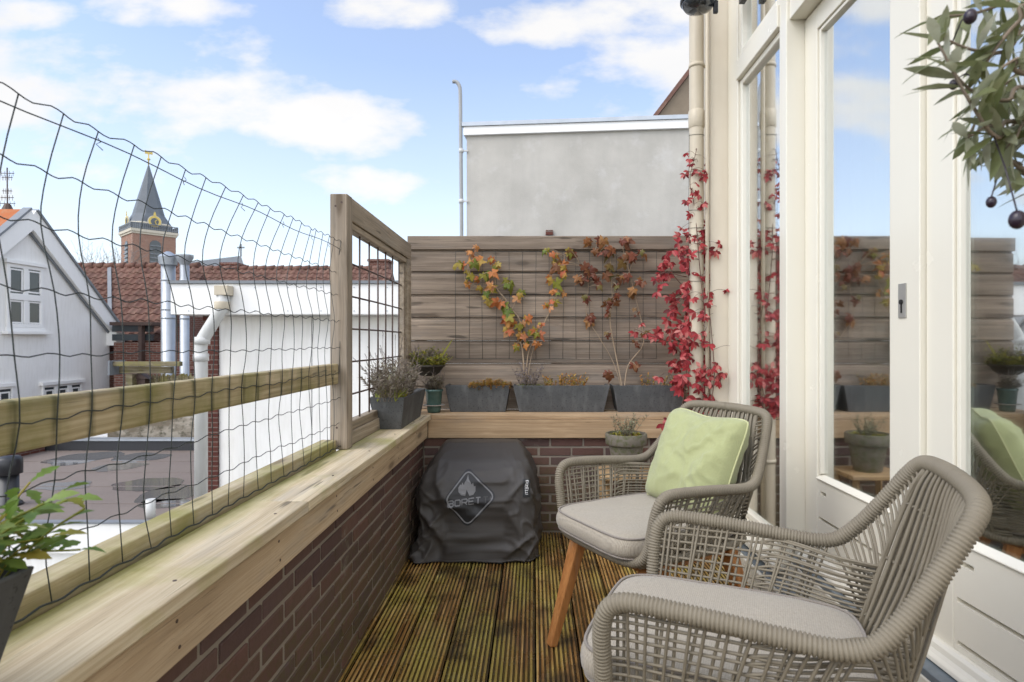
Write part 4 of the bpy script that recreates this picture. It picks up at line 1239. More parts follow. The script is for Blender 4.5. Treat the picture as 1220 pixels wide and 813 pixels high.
# ================================================================ own house: facade with window and french doors
M['cream'] = paint('cream_gloss_paint', (.745,.705,.595), .26, .03, (.60,.54,.43))
M['cream_wall'] = paint('cream_masonry_paint', (.68,.61,.49), .6, .2, (.54,.46,.35), bump=.12)
M['pipe'] = paint('downpipe_cream', (.56,.49,.37), .45, .25, (.42,.35,.24))
M['steel'] = plain('brushed_steel', (.36,.35,.32), .4, .35, .2)
M['sill'] = plain('threshold_strip', (.16,.185,.20), .45, 0, .4)
M['room'] = plain('room_plaster', (.42,.44,.40), .8)
M['roomfloor'] = wood('room_floorboards', 'y', (.13,.085,.05), (.09,.055,.03))
def glassmat():
    t = NT('window_glass')
    lw = t.n('LayerWeight', {'Blend': .42})
    nz = t.noise(t.map(t.obj(), (2,2,2)), 1.1, 2)
    nb = t.bump(nz, .05, .004)
    fac = t.math('MULTIPLY_ADD', lw.outputs['Facing'], .50, .47)
    gl = t.n('BsdfGlossy', {'Color': (.98,.99,1.0), 'Roughness': .0, 'Normal': nb})
    tr = t.n('BsdfTransparent', {'Color': (.80,.88,.83)})
    g2 = t.n('BsdfGlossy', {'Color': (.98,.99,1.0), 'Roughness': .075, 'Normal': nb})
    gm = t.n('MixShader', {0: .38, 1: gl.outputs[0], 2: g2.outputs[0]})
    return t.done(t.n('MixShader', {0: fac, 1: tr.outputs[0], 2: gm.outputs[0]}))
M['glass'] = glassmat()
def curtainmat():
    t = NT('sheer_curtain'); c = (.72,.78,.74)
    d = t.n('BsdfDiffuse', {'Color': c}); tr = t.n('BsdfTranslucent', {'Color': c})
    return t.done(t.n('MixShader', {0: .5, 1: d.outputs[0], 2: tr.outputs[0]}))
M['curtain'] = curtainmat()

def house():
    t = thing('terraced_house', 'cream painted house front with tall window and glazed double doors along the deck', 'house', (1.2, 2.4, 0))
    m = MB()
    m.box(1.026, 1.62, 3.42, 3.885, -5.9, 4.6)                 # return at the fence corner
    m.box(1.13, 1.42, Y0-.3, .93, -5.9, 4.6)
    m.box(1.13, 1.42, .931, 3.418, 3.42, 4.6); m.box(1.135, 1.42, .931, 3.418, -5.9, -.02)
    part(m, 'wall', M['cream_wall'], t, bevel=.006)
    # fixed frame: post, lintel, transom
    m = MB()
    m.box(1.10, 1.30, 2.56, 2.607, .2, 3.419); m.box(1.112, 1.30, .932, 2.558, 2.55, 2.66); m.box(1.10, 1.30, .932, 2.558, 2.663, 2.72)
    m.box(1.15, 1.30, .932, .975, .2, 2.549)
    part(m, 'door_frame', M['cream'], t, bevel=.004)
    m = MB(); m.box(1.12, 1.30, .932, 2.558, 2.723, 3.419); part(m, 'fascia_panel', M['cream'], t, bevel=.004)
    # window
    m = MB()
    m.box(1.130, 1.24, 3.26, 3.418, .15, 3.419); m.box(1.128, 1.24, 2.609, 2.70, .15, 3.419)
    m.box(1.131, 1.24, 2.702, 3.258, .15, .205); m.box(1.118, 1.24, 2.702, 3.258, 2.595, 2.70); m.box(1.131, 1.24, 2.702, 3.258, 3.30, 3.419)
    wf = part(m, 'window', M['cream'], t, bevel=.004)
    m = MB()
    for z0, z1 in ((.206, 2.594), (2.701, 3.299)):
        e = .032; xa, xb = 1.142, 1.185
        if z0 > 2: e = .05; xa = 1.136
        m.box(xa, xb, 3.258-e, 3.257, z0, z1); m.box(xa, xb, 2.703, 2.702+e, z0, z1)
        m.box(xa, xb, 2.703+e, 3.257-e, z0, z0+e); m.box(xa, xb, 2.703+e, 3.257-e, z1-e, z1)
    part(m, 'glazing_bead', M['cream'], wf, bevel=.006, top=t)
    m = MB(); m.box(1.165, 1.171, 2.72, 3.24, .22, 2.58); part(m, 'pane', M['glass'], wf, top=t)
    m = MB(); m.box(1.165, 1.171, 2.72, 3.24, 2.72, 3.28); part(m, 'pane', M['glass'], wf, top=t)
    m = MB(); m.box(1.06, 1.129, 2.61, 3.417, .128, .160); part(m, 'window_sill', M['cream'], t, bevel=.006)
    # step and threshold
    m = MB(); m.box(1.02, 1.30, .932, 3.415, -.02, .095); m.box(1.105, 1.30, .932, 2.557, .0955, .198)
    part(m, 'door_step', M['cream'], t, bevel=.004)
    m = MB(); m.box(1.035, 1.098, .94, 3.41, .0955, .103); m.box(1.108, 1.165, .94, 2.55, .1985, .222)
    part(m, 'threshold', M['sill'], t, bevel=.003)
    # doors
    def door(Xf, ya, yb, sw_far, sw_near, astragal, rot=0, lock=False):
        d = .055; zb, zt = .235, 2.545; gz0, gz1 = .585, 2.452
        pivot = Matrix.Translation((Xf, yb, 0)) @ Matrix.Rotation(rot, 4, 'Z') @ Matrix.Translation((-Xf, -yb, 0))
        def put(m, name, mat, par, bevel=0):
            m.v = [pivot @ v for v in m.v]; return part(m, name, mat, par, bevel=bevel, top=t)
        m = MB()
        m.box(Xf, Xf+d, ya-sw_far, ya, zb, zt); m.box(Xf, Xf+d, yb, yb+sw_near, zb, zt)
        m.box(Xf, Xf+d, yb+sw_near+.0005, ya-sw_far-.0005, gz1, zt); m.box(Xf+.026, Xf+d, yb+sw_near+.0005, ya-sw_far-.0005, zb, gz0-.002)
        if astragal: m.box(Xf-.0, Xf+.034, yb-.022, yb-.0005, zb, zt)
        leaf = put(m, 'french_door', M['cream'], t, .003)
        # bottom panel with milled slots, proud of the ground board
        m = MB(); y0, y1 = yb+sw_near+.001, ya-sw_far-.001; xs = (Xf+.001, Xf+.0255)
        slots = [(.290,.304, y0, y1-.012),(.412,.426, y0, y1-.012),(.518,.534, y1-.075, y1-.028),(.518,.534, y0+.03, y0+.075)]
        z = zb + .05
        rows = [(.238,.290),(.290,.304),(.304,.412),(.412,.426),(.426,.518),(.518,.534),(.534,gz0-.003)]
        for za, zc in rows:
            cut = sorted([(max(s[2],y0), min(s[3],y1)) for s in slots if abs(s[0]-za) < 1e-6])
            if not cut: m.box(xs[0], xs[1], y0, y1, za, zc); continue
            c = y0
            for a, b in cut:
                if a - c > .002: m.box(xs[0], xs[1], c, a, za, zc)
                c = b
            if y1 - c > .002: m.box(xs[0], xs[1], c, y1, za, zc)
        put(m, 'panel', M['cream'], leaf)
        m = MB(); e = .016; yA, yB = yb+sw_near, ya-sw_far
        m.prism([(Xf-.006, yA, gz0), (Xf+.03, yA, gz0+.014), (Xf+.03, yA, gz0-.004), (Xf-.006, yA, gz0-.006)], (0, yB-yA, 0))
        m.box(Xf+.008, Xf+.03, yB-e, yB-.001, gz0+.015, gz1-.001); m.box(Xf+.008, Xf+.03, yA+.001, yA+e, gz0+.015, gz1-.001)
        m.box(Xf+.008, Xf+.03, yA+e+.001, yB-e-.001, gz1-e, gz1-.001)
        put(m, 'glazing_bead', M['cream'], leaf, .003)
        m = MB(); m.box(Xf+.024, Xf+.029, yA+.004, yB-.004, gz0+.002, gz1-.003); put(m, 'pane', M['glass'], leaf)
        # weather bar: ogee profile
        prof = [(0,.275),(-.012,.274),(-.022,.266),(-.027,.252),(-.036,.244),(-.048,.238),(-.052,.228),(-.050,.2265),(0,.2265)]
        m = MB(); m.prism([(Xf-.0005+a, yb+.02, z) for a, z in prof], (0, ya-yb-.05, 0)); put(m, 'weather_bar', M['cream'], leaf, .002)
        if lock:
            m = MB(); yl = (Xf*FPX)/(1075.5-636)
            m.box(Xf-.004, Xf-.0005, yl-.020, yl+.018, 1.15+(407-379)*yl/FPX+.0, 1.15+(407-338)*yl/FPX)
            pl = put(m, 'lock_plate', M['steel'], leaf, .001)
            m = MB(); m.tube([(Xf-.008, yl, 1.15+47*yl/FPX), (Xf-.003, yl, 1.15+47*yl/FPX)], .008, 12); m.box(Xf-.006,Xf-.003, yl-.003, yl+.003, 1.15+34*yl/FPX, 1.15+44*yl/FPX)
            put(m, 'keyhole', M['dark'], leaf)
    door(1.18, 2.558, 1.797, .108, .150, False, 0, True)
    # meeting stile cover strip of the farther leaf
    door(1.212, 1.794, .98, .113, .10, False, R(1.0))
house()

def interior():
    t = thing('living_room', None, None, (2.5, 2.2, .1)); tag(t, kind='structure')
    m = MB(); m.box(1.31, 5.2, -.4, 5.3, .02, .1); part(m, 'floorboards', M['roomfloor'], t)
    m = MB(); m.box(5.2, 5.3, -.4, 5.3, .1, 3.2); m.box(1.43, 5.2, 5.3, 5.4, .1, 3.2); m.box(1.43, 5.2, -.5, -.4, .1, 3.2); m.box(1.43, 5.3, -.5, 5.4, 3.2, 3.3)
    m.box(1.621, 1.65, 3.43, 5.3, .1, 3.2)
    part(m, 'walls', M['room'], t)
    def curt(label, y0, y1, X, n):
        m = MB(); vs = []; k = 60
        for j in range(2):
            for i in range(k+1):
                u = i/k; vs.append((X + .022*math.sin(u*n*6.283) + .006*math.sin(u*31), y0 + (y1-y0)*u, (.13, 2.9)[j]))
        m.add(vs, [(i, i+1, k+2+i, k+1+i) for i in range(k)], True)
        o = m.build('curtain', M['curtain'], org=(X, y0, .13)); s = o.modifiers.new('thickness', 'SOLIDIFY'); s.thickness = .002
        tag(o, label, 'curtain')
    curt('pale sheer curtain hanging inside behind the door with the lock plate', 1.86, 2.56, 1.40, 8)
interior()

def downpipe():
    X, Y, r = .955, 3.45, .0415
    t = thing('downpipe', 'cream drainpipe running down the fence corner behind the red creeper', 'drainpipe', (X, Y, .02))
    m = MB(); m.tube([(X, Y, -.04), (X, Y, 1.1)], r, 24); m.tube([(X, Y, 1.1005), (X, Y, 4.5)], r, 24)
    m.lathe([(r+.001, 2.40),(r+.005,2.405),(r+.005,2.50),(r+.001,2.505)], (X,Y,0), 24)
    part(m, 'pipe', M['pipe'], t, sharp=40)
    for z in (2.765, .45):
        m = MB(); m.lathe([(r+.0005,z-.011),(r+.004,z-.011),(r+.004,z+.011),(r+.0005,z+.011)], (X,Y,0), 24)
        m.box(X+r+.002, 1.0255, Y-.008, Y+.008, z-.008, z+.008)
        part(m, 'bracket', M['pipe'], t)
    m = MB()
    for py in (162, 205, 251, 272, 301, 335, 372, 408):
        z = 1.15 + (407-py)*Y/FPX
        m.tube([(X + (r+.002)*math.cos(a), Y + (r+.002)*math.sin(a), z + .006*math.sin(a)) for a in [i*6.2832/24 for i in range(25)]], .0011, 5, cap=False)
    m.tube([(X-r-.004, Y-.01, 1.15+247*Y/FPX), (X-r-.007, Y-.012, 1.9), (X-r-.003, Y-.012, 1.3), (X-r-.005, Y-.01, .8)], .0012, 5)
    part(m, 'training_wire', M['wire'], t)
    m = MB(); m.tube([(1.003, 3.40, .05), (1.003, 3.40, 4.5)], .011, 12)
    o = m.build('conduit', M['pipe'], org=(1.003, 3.40, .05)); tag(o, 'slim cream conduit beside the drainpipe at the house corner', 'conduit')
downpipe()

def walllamp():
    Y = 3.10; c = at(832, 4, Y)
    t = thing('wall_lamp', 'black outdoor wall lamp high above the drainpipe, cut by the top edge', 'lamp', c)
    mb = plain('lamp_black', (.015,.016,.018), .25)
    gl = NT('smoked_glass'); g2 = gl.bsdf((.03,.035,.04), .06, spec=.9); gm = gl.done(g2)
    m = MB(); m.lathe([(0,-.045),(.04,-.042),(.07,-.030),(.086,-.008),(.088,.0)], c, 28); part(m, 'glass_bowl', gm, t)
    m = MB(); m.lathe([(.090,.0005),(.094,.003),(.094,.02),(.07,.07),(.05,.17),(.02,.19),(0,.192)], c, 28); part(m, 'lamp_shade', mb, t)
    m = MB(); e = Vector((1.118, Y, c.z+.10)); m.tube(catmull([c + Vector((.04,0,.15)), c + Vector((.12,0,.20)), e + Vector((-.03,0,.06)), e], 5), .010, 10); m.box(1.098, 1.1275, Y-.045, Y+.045, c.z+.02, c.z+.2); part(m, 'arm', mb, t)
    m = MB(); q = c + Vector((.085,-.02,-.02)); m.box(q.x-.012, q.x+.012, q.y-.01, q.y+.01, q.z-.045, q.z+.02); part(m, 'sensor', mb, t, bevel=.004)
walllamp()
# ================================================================ surroundings
M['white'] = paint('white_render', (.88,.865,.83), .7, .30, (.64,.615,.55), bump=.15, scale=1.2)
M['whitewood'] = paint('white_boards', (.87,.86,.83), .5, .1, (.68,.67,.63), scale=1.5)
M['slategl'] = plain('window_pane_grey', (.055,.065,.07), .08, 0, .3, 2)
M['lead'] = plain('lead_grey', (.19,.205,.22), .55, 0, .25, 3)
M['zinc'] = plain('zinc_flue', (.42,.45,.48), .4, .6, .2, 6)
M['pvc'] = paint('grey_pvc', (.60,.60,.58), .4, .3, (.42,.42,.36), scale=3)
M['oldbeam'] = wood('mossy_beam', 'x', (.36,.31,.20), (.18,.15,.09), algae=(.22,.20,.05), amt=.5, grain=14)
M['asphaltroof'] = None
def tilemat(name, cols, pu, pv, pale):
    t = NT(name); c = t.ramp(t.rand(), [(i/(len(cols)-1), k) for i, k in enumerate(cols)])
    n1 = t.noise(t.obj(), 9, 5); n2 = t.noise(t.obj(), .9, 4)
    c = t.mix(t.math('MULTIPLY', t.gray(n1, .48, .72), .45), c, pale); c = t.mix(t.math('MULTIPLY', t.gray(n2, .45, .75), .5), c, tuple(x*.5 for x in cols[0]))
    return t.done(t.bsdf(c, .8, t.bump(n1, .3, .01), spec=.2))
M['tile'] = tilemat('clay_pantiles', [(.125,.065,.050),(.158,.080,.060),(.185,.098,.074),(.14,.076,.060),(.21,.122,.095)], .25, .3, (.30,.22,.15))
M['tile_orange'] = tilemat('orange_pantiles', [(.36,.10,.035),(.44,.14,.05),(.40,.12,.04)], .25, .3, (.36,.26,.16))
def flatbrick(name, c1, c2, mo, scale):
    t = NT(name); p = t.geo('Position'); s = t.n('SeparateXYZ', {0: p})
    u = t.math('ADD', s.outputs[0], s.outputs[1]); v = t.n('CombineXYZ', {0: u, 1: s.outputs[2]})
    b = t.n('TexBrick', {'Vector': v, 'Scale': scale, 'Color1': (*c1,1), 'Color2': (*c2,1), 'Mortar': (*mo,1), 'Mortar Size': .014, 'Brick Width': .42, 'Row Height': .13})
    n1 = t.noise(t.obj(), 6, 5)
    c = t.mix(t.math('MULTIPLY', n1, .6), b.outputs['Color'], tuple(x*.5 for x in c1))
    return t.done(t.bsdf(c, .9, t.bump(b.outputs['Fac'], -.3, .01), spec=.2))
M['redbrick'] = flatbrick('red_brick', (.155,.062,.045), (.21,.085,.06), (.32,.28,.24), 2.0)
M['darkbrick'] = flatbrick('dark_red_brick', (.115,.040,.032), (.16,.060,.045), (.24,.20,.17), 1.9)
M['towerbrick'] = flatbrick('tower_brick', (.32,.165,.115), (.38,.21,.15), (.42,.36,.30), 1.2)

def pantiles(m, a, ridge_dir, down_dir, width, length, pu=.26, pv=.33, h=.05, skip=0):
    """rows of S-shaped clay tiles as separate islands; a = upper-left corner"""
    a = Vector(a); u = Vector(ridge_dir).normalized(); d = Vector(down_dir).normalized(); n = u.cross(d).normalized()
    if n.z < 0: n = -n
    nr, nc = int(length/pv)+1, int(width/pu)+1; pf = [(0,.15),(.12,.75),(.28,1),(.45,.8),(.6,.3),(.8,.05),(1.03,.12)]
    for r in range(nr):
        for c in range(nc):
            o = a + u*c*pu + d*r*pv + n*(.018 + rnd(-.004,.004)); o += d*rnd(-.012,.012)
            vs = []
            for k, (lv, lift) in enumerate(((0,0),(1.12,.032))):
                for x, z in pf: vs.append(o + u*x*pu + d*lv*pv + n*(z*h + lift))
            L = len(pf)
            for x, z in pf: vs.append(o + u*x*pu + d*1.12*pv + n*(z*h + lift - .03))
            m.add(vs, [(i, i+1, L+i+1, L+i) for i in range(L-1)] + [(L+i, L+i+1, 2*L+i+1, 2*L+i) for i in range(L-1)], False)

def ground():
    t = NT('street_ground'); n1 = t.noise(t.obj(), .3, 6); 
    g = t.done(t.bsdf(t.mix(n1, (.08,.075,.065), (.15,.14,.12)), .9))
    m = MB(); m.box(-1500, 1500, -800, 3000, -6.3, -6.0); o = m.build('ground', g); tag(o, kind='structure')
ground()

# ---- white gable house: its gable stands along the deck direction
GX = -12.0
def gp(px, py, dx=0):
    Y = -GX*FPX/(636-px); return Vector((GX + dx, Y, CAMZ - (py-407)/FPX*Y))
def gablehouse():
    t = thing('gable_house', 'white rendered house with steep gable and a four pane window', 'house', (GX-3, 14.5, -6))
    ap = gp(32, 254); er = gp(134, 391); el = Vector((GX, 2*ap.y - er.y, er.z))
    m = MB()
    m.prism([(GX, el.y+.18, -6), (GX, er.y-.12, -6), (GX, er.y-.12, er.z-.05), (GX, ap.y, ap.z-.14), (GX, el.y+.12, el.z-.05)], (-7,0,0))
    part(m, 'wall', M['white'], t)
    # white verge boards and coping
    m = MB()
    for e in (er, el):
        d = (e-ap).normalized(); n = Vector((0, -d.z, d.y)); n = n if n.z > 0 else -n
        a = ap + Vector((.02,0,0)); 
        m.prism([a + n*.10, e + n*.10, e - n*.22, a - n*.22 - Vector((0,0,.1))], (.14,0,0))
    part(m, 'verge_board', M['whitewood'], t)
    m = MB()
    for e in (er, el):
        d = (e-ap).normalized(); n = Vector((0, -d.z, d.y)); n = n if n.z > 0 else -n
        m.prism([ap + n*.103, e + n*.103, e + n*.15, ap + n*.15], (.20,0,0)); m.prism([ap - n*.225 - Vector((-.03,0,.1)), e - n*.222 + Vector((.03,0,0)), e - n*.27+ Vector((.03,0,0)), ap - n*.27 - Vector((-.03,0,.1))], (.04,0,0))  # flashing above; lower grey strip stands in for the shadow under the board
    part(m, 'verge_flashing_and_shadow', M['lead'], t)
    m = MB()
    for e in (er, el):
        d = (e-ap).normalized(); n = Vector((0, -d.z, d.y)); n = n if n.z > 0 else -n
        m.prism([ap + n*.104, e + n*.104, e - n*.06, ap - n*.06], (-7.1,0,0))
    part(m, 'roof', M['tile_orange'], t)
    m = MB(); c = er + Vector((.05,-.05,-.28)); m.box(c.x-.1, c.x+.22, c.y-.18, c.y+.16, c.z-.22, c.z+.16); part(m, 'eaves_box', M['whitewood'], t, bevel=.01)
    def win(x0, y0, x1, y1, cols, rows, fw=.085, sill=True):
        a = gp(x0, y0); b = gp(x1, y1); z1, z0 = a.z, b.z; ya, yb = a.y, b.y
        m = MB(); X = GX
        m.box(X+.002, X+.05, ya, ya+fw, z0, z1); m.box(X+.002, X+.05, yb-fw, yb, z0, z1)
        m.box(X+.002, X+.05, ya+fw, yb-fw, z1-fw, z1); m.box(X+.002, X+.05, ya+fw, yb-fw, z0, z0+fw)
        for c in range(1, cols):
            y = ya + (yb-ya)*c/cols; m.box(X+.002, X+.055, y-.06, y+.06, z0+fw, z1-fw)
        for r in range(1, rows):
            z = z0 + (z1-z0)*r/rows; m.box(X+.002, X+.06, ya+fw, yb-fw, z-.10, z+.05)
        m.box(X+.002, X+.10, ya-.06, yb+.06, z1+.002, z1+.09)
        w = part(m, 'window', M['whitewood'], t, bevel=.008)
        m = MB(); m.box(X+.004, X+.02, ya+fw*.5, yb-fw*.5, z0+fw*.5, z1-fw*.5); part(m, 'pane', M['slategl'], w, top=t)
        if sill:
            m = MB(); m.box(X+.002, X+.16, ya-.10, yb+.14, z0-.16, z0-.09); m.box(X+.002, X+.06, ya-.02, yb+.02, z0-.09, z0-.002); part(m, 'window_sill', M['whitewood'], w, bevel=.01, top=t)
        # inner casement frames
        for c in range(cols):
            for r in range(rows):
                m = MB()
                y_0 = ya + (yb-ya)*c/cols + .075; y_1 = ya + (yb-ya)*(c+1)/cols - .075
                z_0 = z0 + (z1-z0)*r/rows + .09; z_1 = z0 + (z1-z0)*(r+1)/rows - .11
                e = .035
                for q in ((y_0,y_0+e,z_0,z_1),(y_1-e,y_1,z_0,z_1),(y_0+e,y_1-e,z_0,z_0+e),(y_0+e,y_1-e,z_1-e,z_1)): m.box(X+.021, X+.036, *q)
                part(m, 'casement', M['whitewood'], w, top=t)
    win(6, 313, 50, 391, 2, 2)
    win(49, 460, 96, 475, 3, 1, .05, False); win(-50, 466, 14, 486, 3, 1, .05, False)
    # lamp on the corner
    c = gp(137, 455) + Vector((.12,0,0)); 
    l = thing('wall_lantern', 'small dark lantern on the corner of the white gable house', 'lamp', c)
    m = MB(); m.lathe([(0,-.28),(.05,-.26),(.12,-.06),(.14,.06),(.05,.20),(.02,.28),(0,.30)], c, 8, False); part(m, 'lantern', plain('lantern_bronze', (.06,.045,.035), .5), l)
    m = MB(); m.bar(c + Vector((0,0,.26)), c + Vector((-.18,-.30,.40)), .03, .03); part(m, 'bracket', M['rod'], l)
gablehouse()

def orangehouse():
    # a further roof seen past the gable, with the aerial on top
    t = thing('tiled_house', 'house with an orange pantile roof just peeking over the white gable', 'house', (-22, 22, -6))
    A = at(17, 256, 22); m = MB()
    pantiles(m, (A.x-6.5, 22, A.z), (1,0,0), (0,-.72,-.62), 6.5, 4.2); part(m, 'roof', M['tile_orange'], t)
    m = MB(); m.prism([(A.x-6.4, 18.7, A.z-2.6), (A.x-6.4, 22, A.z-.05), (A.x-6.4, 25, A.z-2.6)], (6.3,0,0)); m.box(A.x-6.4, A.x-.1, 18.9, 25, -6, A.z-2.55)
    part(m, 'wall', M['white'], t)
    b = at(9, 255, 21.9); a = thing('aerial_mast', 'thin rusty aerial mast on the orange roof', 'aerial', b)
    m = MB(); m.tube([b - Vector((0,0,.3)), at(8.5, 200, 21.9)], .022, 6); part(m, 'mast', M['rod'], a)
    for y, w in ((207,.22),(212,.16),(236,.20),(228,.14),(243,.26)):
        m = MB(); p = at(8.6, y, 21.9); m.tube([p - Vector((w,.05,0)), p + Vector((w,.05,.02))], .014, 5)
        for k in (-1,-.4,.4,1): m.tube([p + Vector((w*k,0,-.10)), p + Vector((w*k,0,.10))], .009, 4)
        part(m, 'aerial_rod', M['rod'], a)
    m = MB(); m.lathe([(0,-.3),(.22,-.25),(.2,.1),(.1,.35),(0,.4)], b, 10, False); part(m, 'base', M['rod'], a)
orangehouse()

def tiledhouse():
    Yr, Ye = 20.0, 17.6; zr = at(0, 319.5, Yr).z; ze = at(0, 400, Ye).z
    xl, xr = at(60, 0, Yr).x, at(241, 0, Yr).x
    t = thing('tiled_house', 'house with broad brown pantile roof between white gable and metal flues', 'house', ((xl+xr)/2, 18.5, -6))
    dn = Vector((0, Ye-Yr, ze-zr)); m = MB(); pantiles(m, (xl, Yr, zr), (1,0,0), dn, xr-xl, dn.length, .255, .30, .06); part(m, 'roof', M['tile'], t)
    m = MB(); n = int((xr-xl)/.36)
    for i in range(n): m.tube([(xl + i*.36, Yr+.02, zr+.05), (xl + i*.36 + .39, Yr+.02, zr+.085)], [.10,.125], 8)
    part(m, 'ridge_tiles', M['tile'], t)
    m = MB(); m.prism([(xl, Ye+.1, -6), (xl, Ye+.1, ze-.12), (xl, Yr, zr-.1), (xl, 2*Yr-Ye, ze-.12), (xl, 2*Yr-Ye, -6)], (xr-xl, 0, 0)); part(m, 'wall', M['redbrick'], t)
    m = MB(); a = at(132, 322, 19.9); b = at(133, 392, 17.7); nrm = Vector((0,-.68,.73)); m.bar(a + nrm*.10, b + nrm*.10, .11, .03, nrm); part(m, 'lead_strip', M['lead'], t)
    m = MB(); Yg = Ye-.06; m.tube([(xl, Yg-.06, ze-.05), (xr, Yg-.06, ze-.05)], .07, 8); part(m, 'gutter', M['lead'], t)
    # lower lean-to with slatted openings
    m = MB(); Yl = 15.0; p = at(136, 428, Yl); q = at(228, 388, Yl)
    m.box(p.x, q.x, Yl, Yl+2.4, -6, at(0, 440, Yl).z); part(m, 'back_wall', M['redbrick'], t)
    for y in (392, 402.5):
        m = MB(); a, b = at(135, y-4, 16.5), at(182, y+3.5, 16.5); m.box(a.x, b.x, 16.45, 16.55, b.z, a.z); part(m, 'window', M['slategl'], t)
    m = MB(); a, b = at(166, 386, 16.3), at(170, 440, 16.3); m.box(a.x, b.x, 16.25, 16.4, b.z, a.z); part(m, 'drainpipe', M['rod'], t)
    m = MB(); a, b = at(135, 408, 16.4), at(240, 442, 16.4); m.box(a.x, b.x, 16.42, 17.4, b.z-4, a.z); part(m, 'lower_wall', M['redbrick'], t)
    m = MB(); a, b = at(135, 384, 16.35), at(185, 388, 16.35); m.box(a.x, b.x, 16.2, 17.5, b.z, a.z); part(m, 'lintel', M['rod'], t)
    # farther ridge continuing to the right
    Y2 = 24.0; x2, x3 = at(232, 0, Y2).x, at(468, 0, Y2).x; z2 = at(0, 322, Y2).z
    t = thing('tiled_house', 'low long pantile roof showing above the white extension, with two small chimneys', 'house', ((x2+x3)/2, 22, -6))
    m = MB(); pantiles(m, (x2, Y2, z2), (1,.0,0), (0,-.75,-.66), x3-x2, 1.5, .27, .30, .06); part(m, 'roof', M['tile'], t)
    m = MB(); n = int((x3-x2)/.36)
    for i in range(n): m.tube([(x2 + i*.36, Y2+.02, z2+.05), (x2 + i*.36 + .39, Y2+.02, z2+.085)], [.10,.125], 8)
    part(m, 'ridge_tiles', M['tile'], t)
    m = MB(); m.prism([(x2, Y2-1.2, z2-1.2), (x2, Y2, z2-.08), (x2, Y2+3, z2-2.6), (x2, Y2+3, -6), (x2, Y2-1.2, -6)], (x3-x2,0,0)); part(m, 'wall', M['redbrick'], t)
    for x, w, y in ((277, 9, 317), (453, 11, 313)):
        m = MB(); a, b = at(x-w, y, Y2+.5), at(x+w, 330, Y2+.5); m.box(a.x, b.x, Y2+.2, Y2+.9, b.z-.8, a.z); m.box(a.x-.06, b.x+.06, Y2+.14, Y2+.96, a.z, a.z+.1); part(m, 'chimney', M['redbrick'], t, bevel=.01)
tiledhouse()

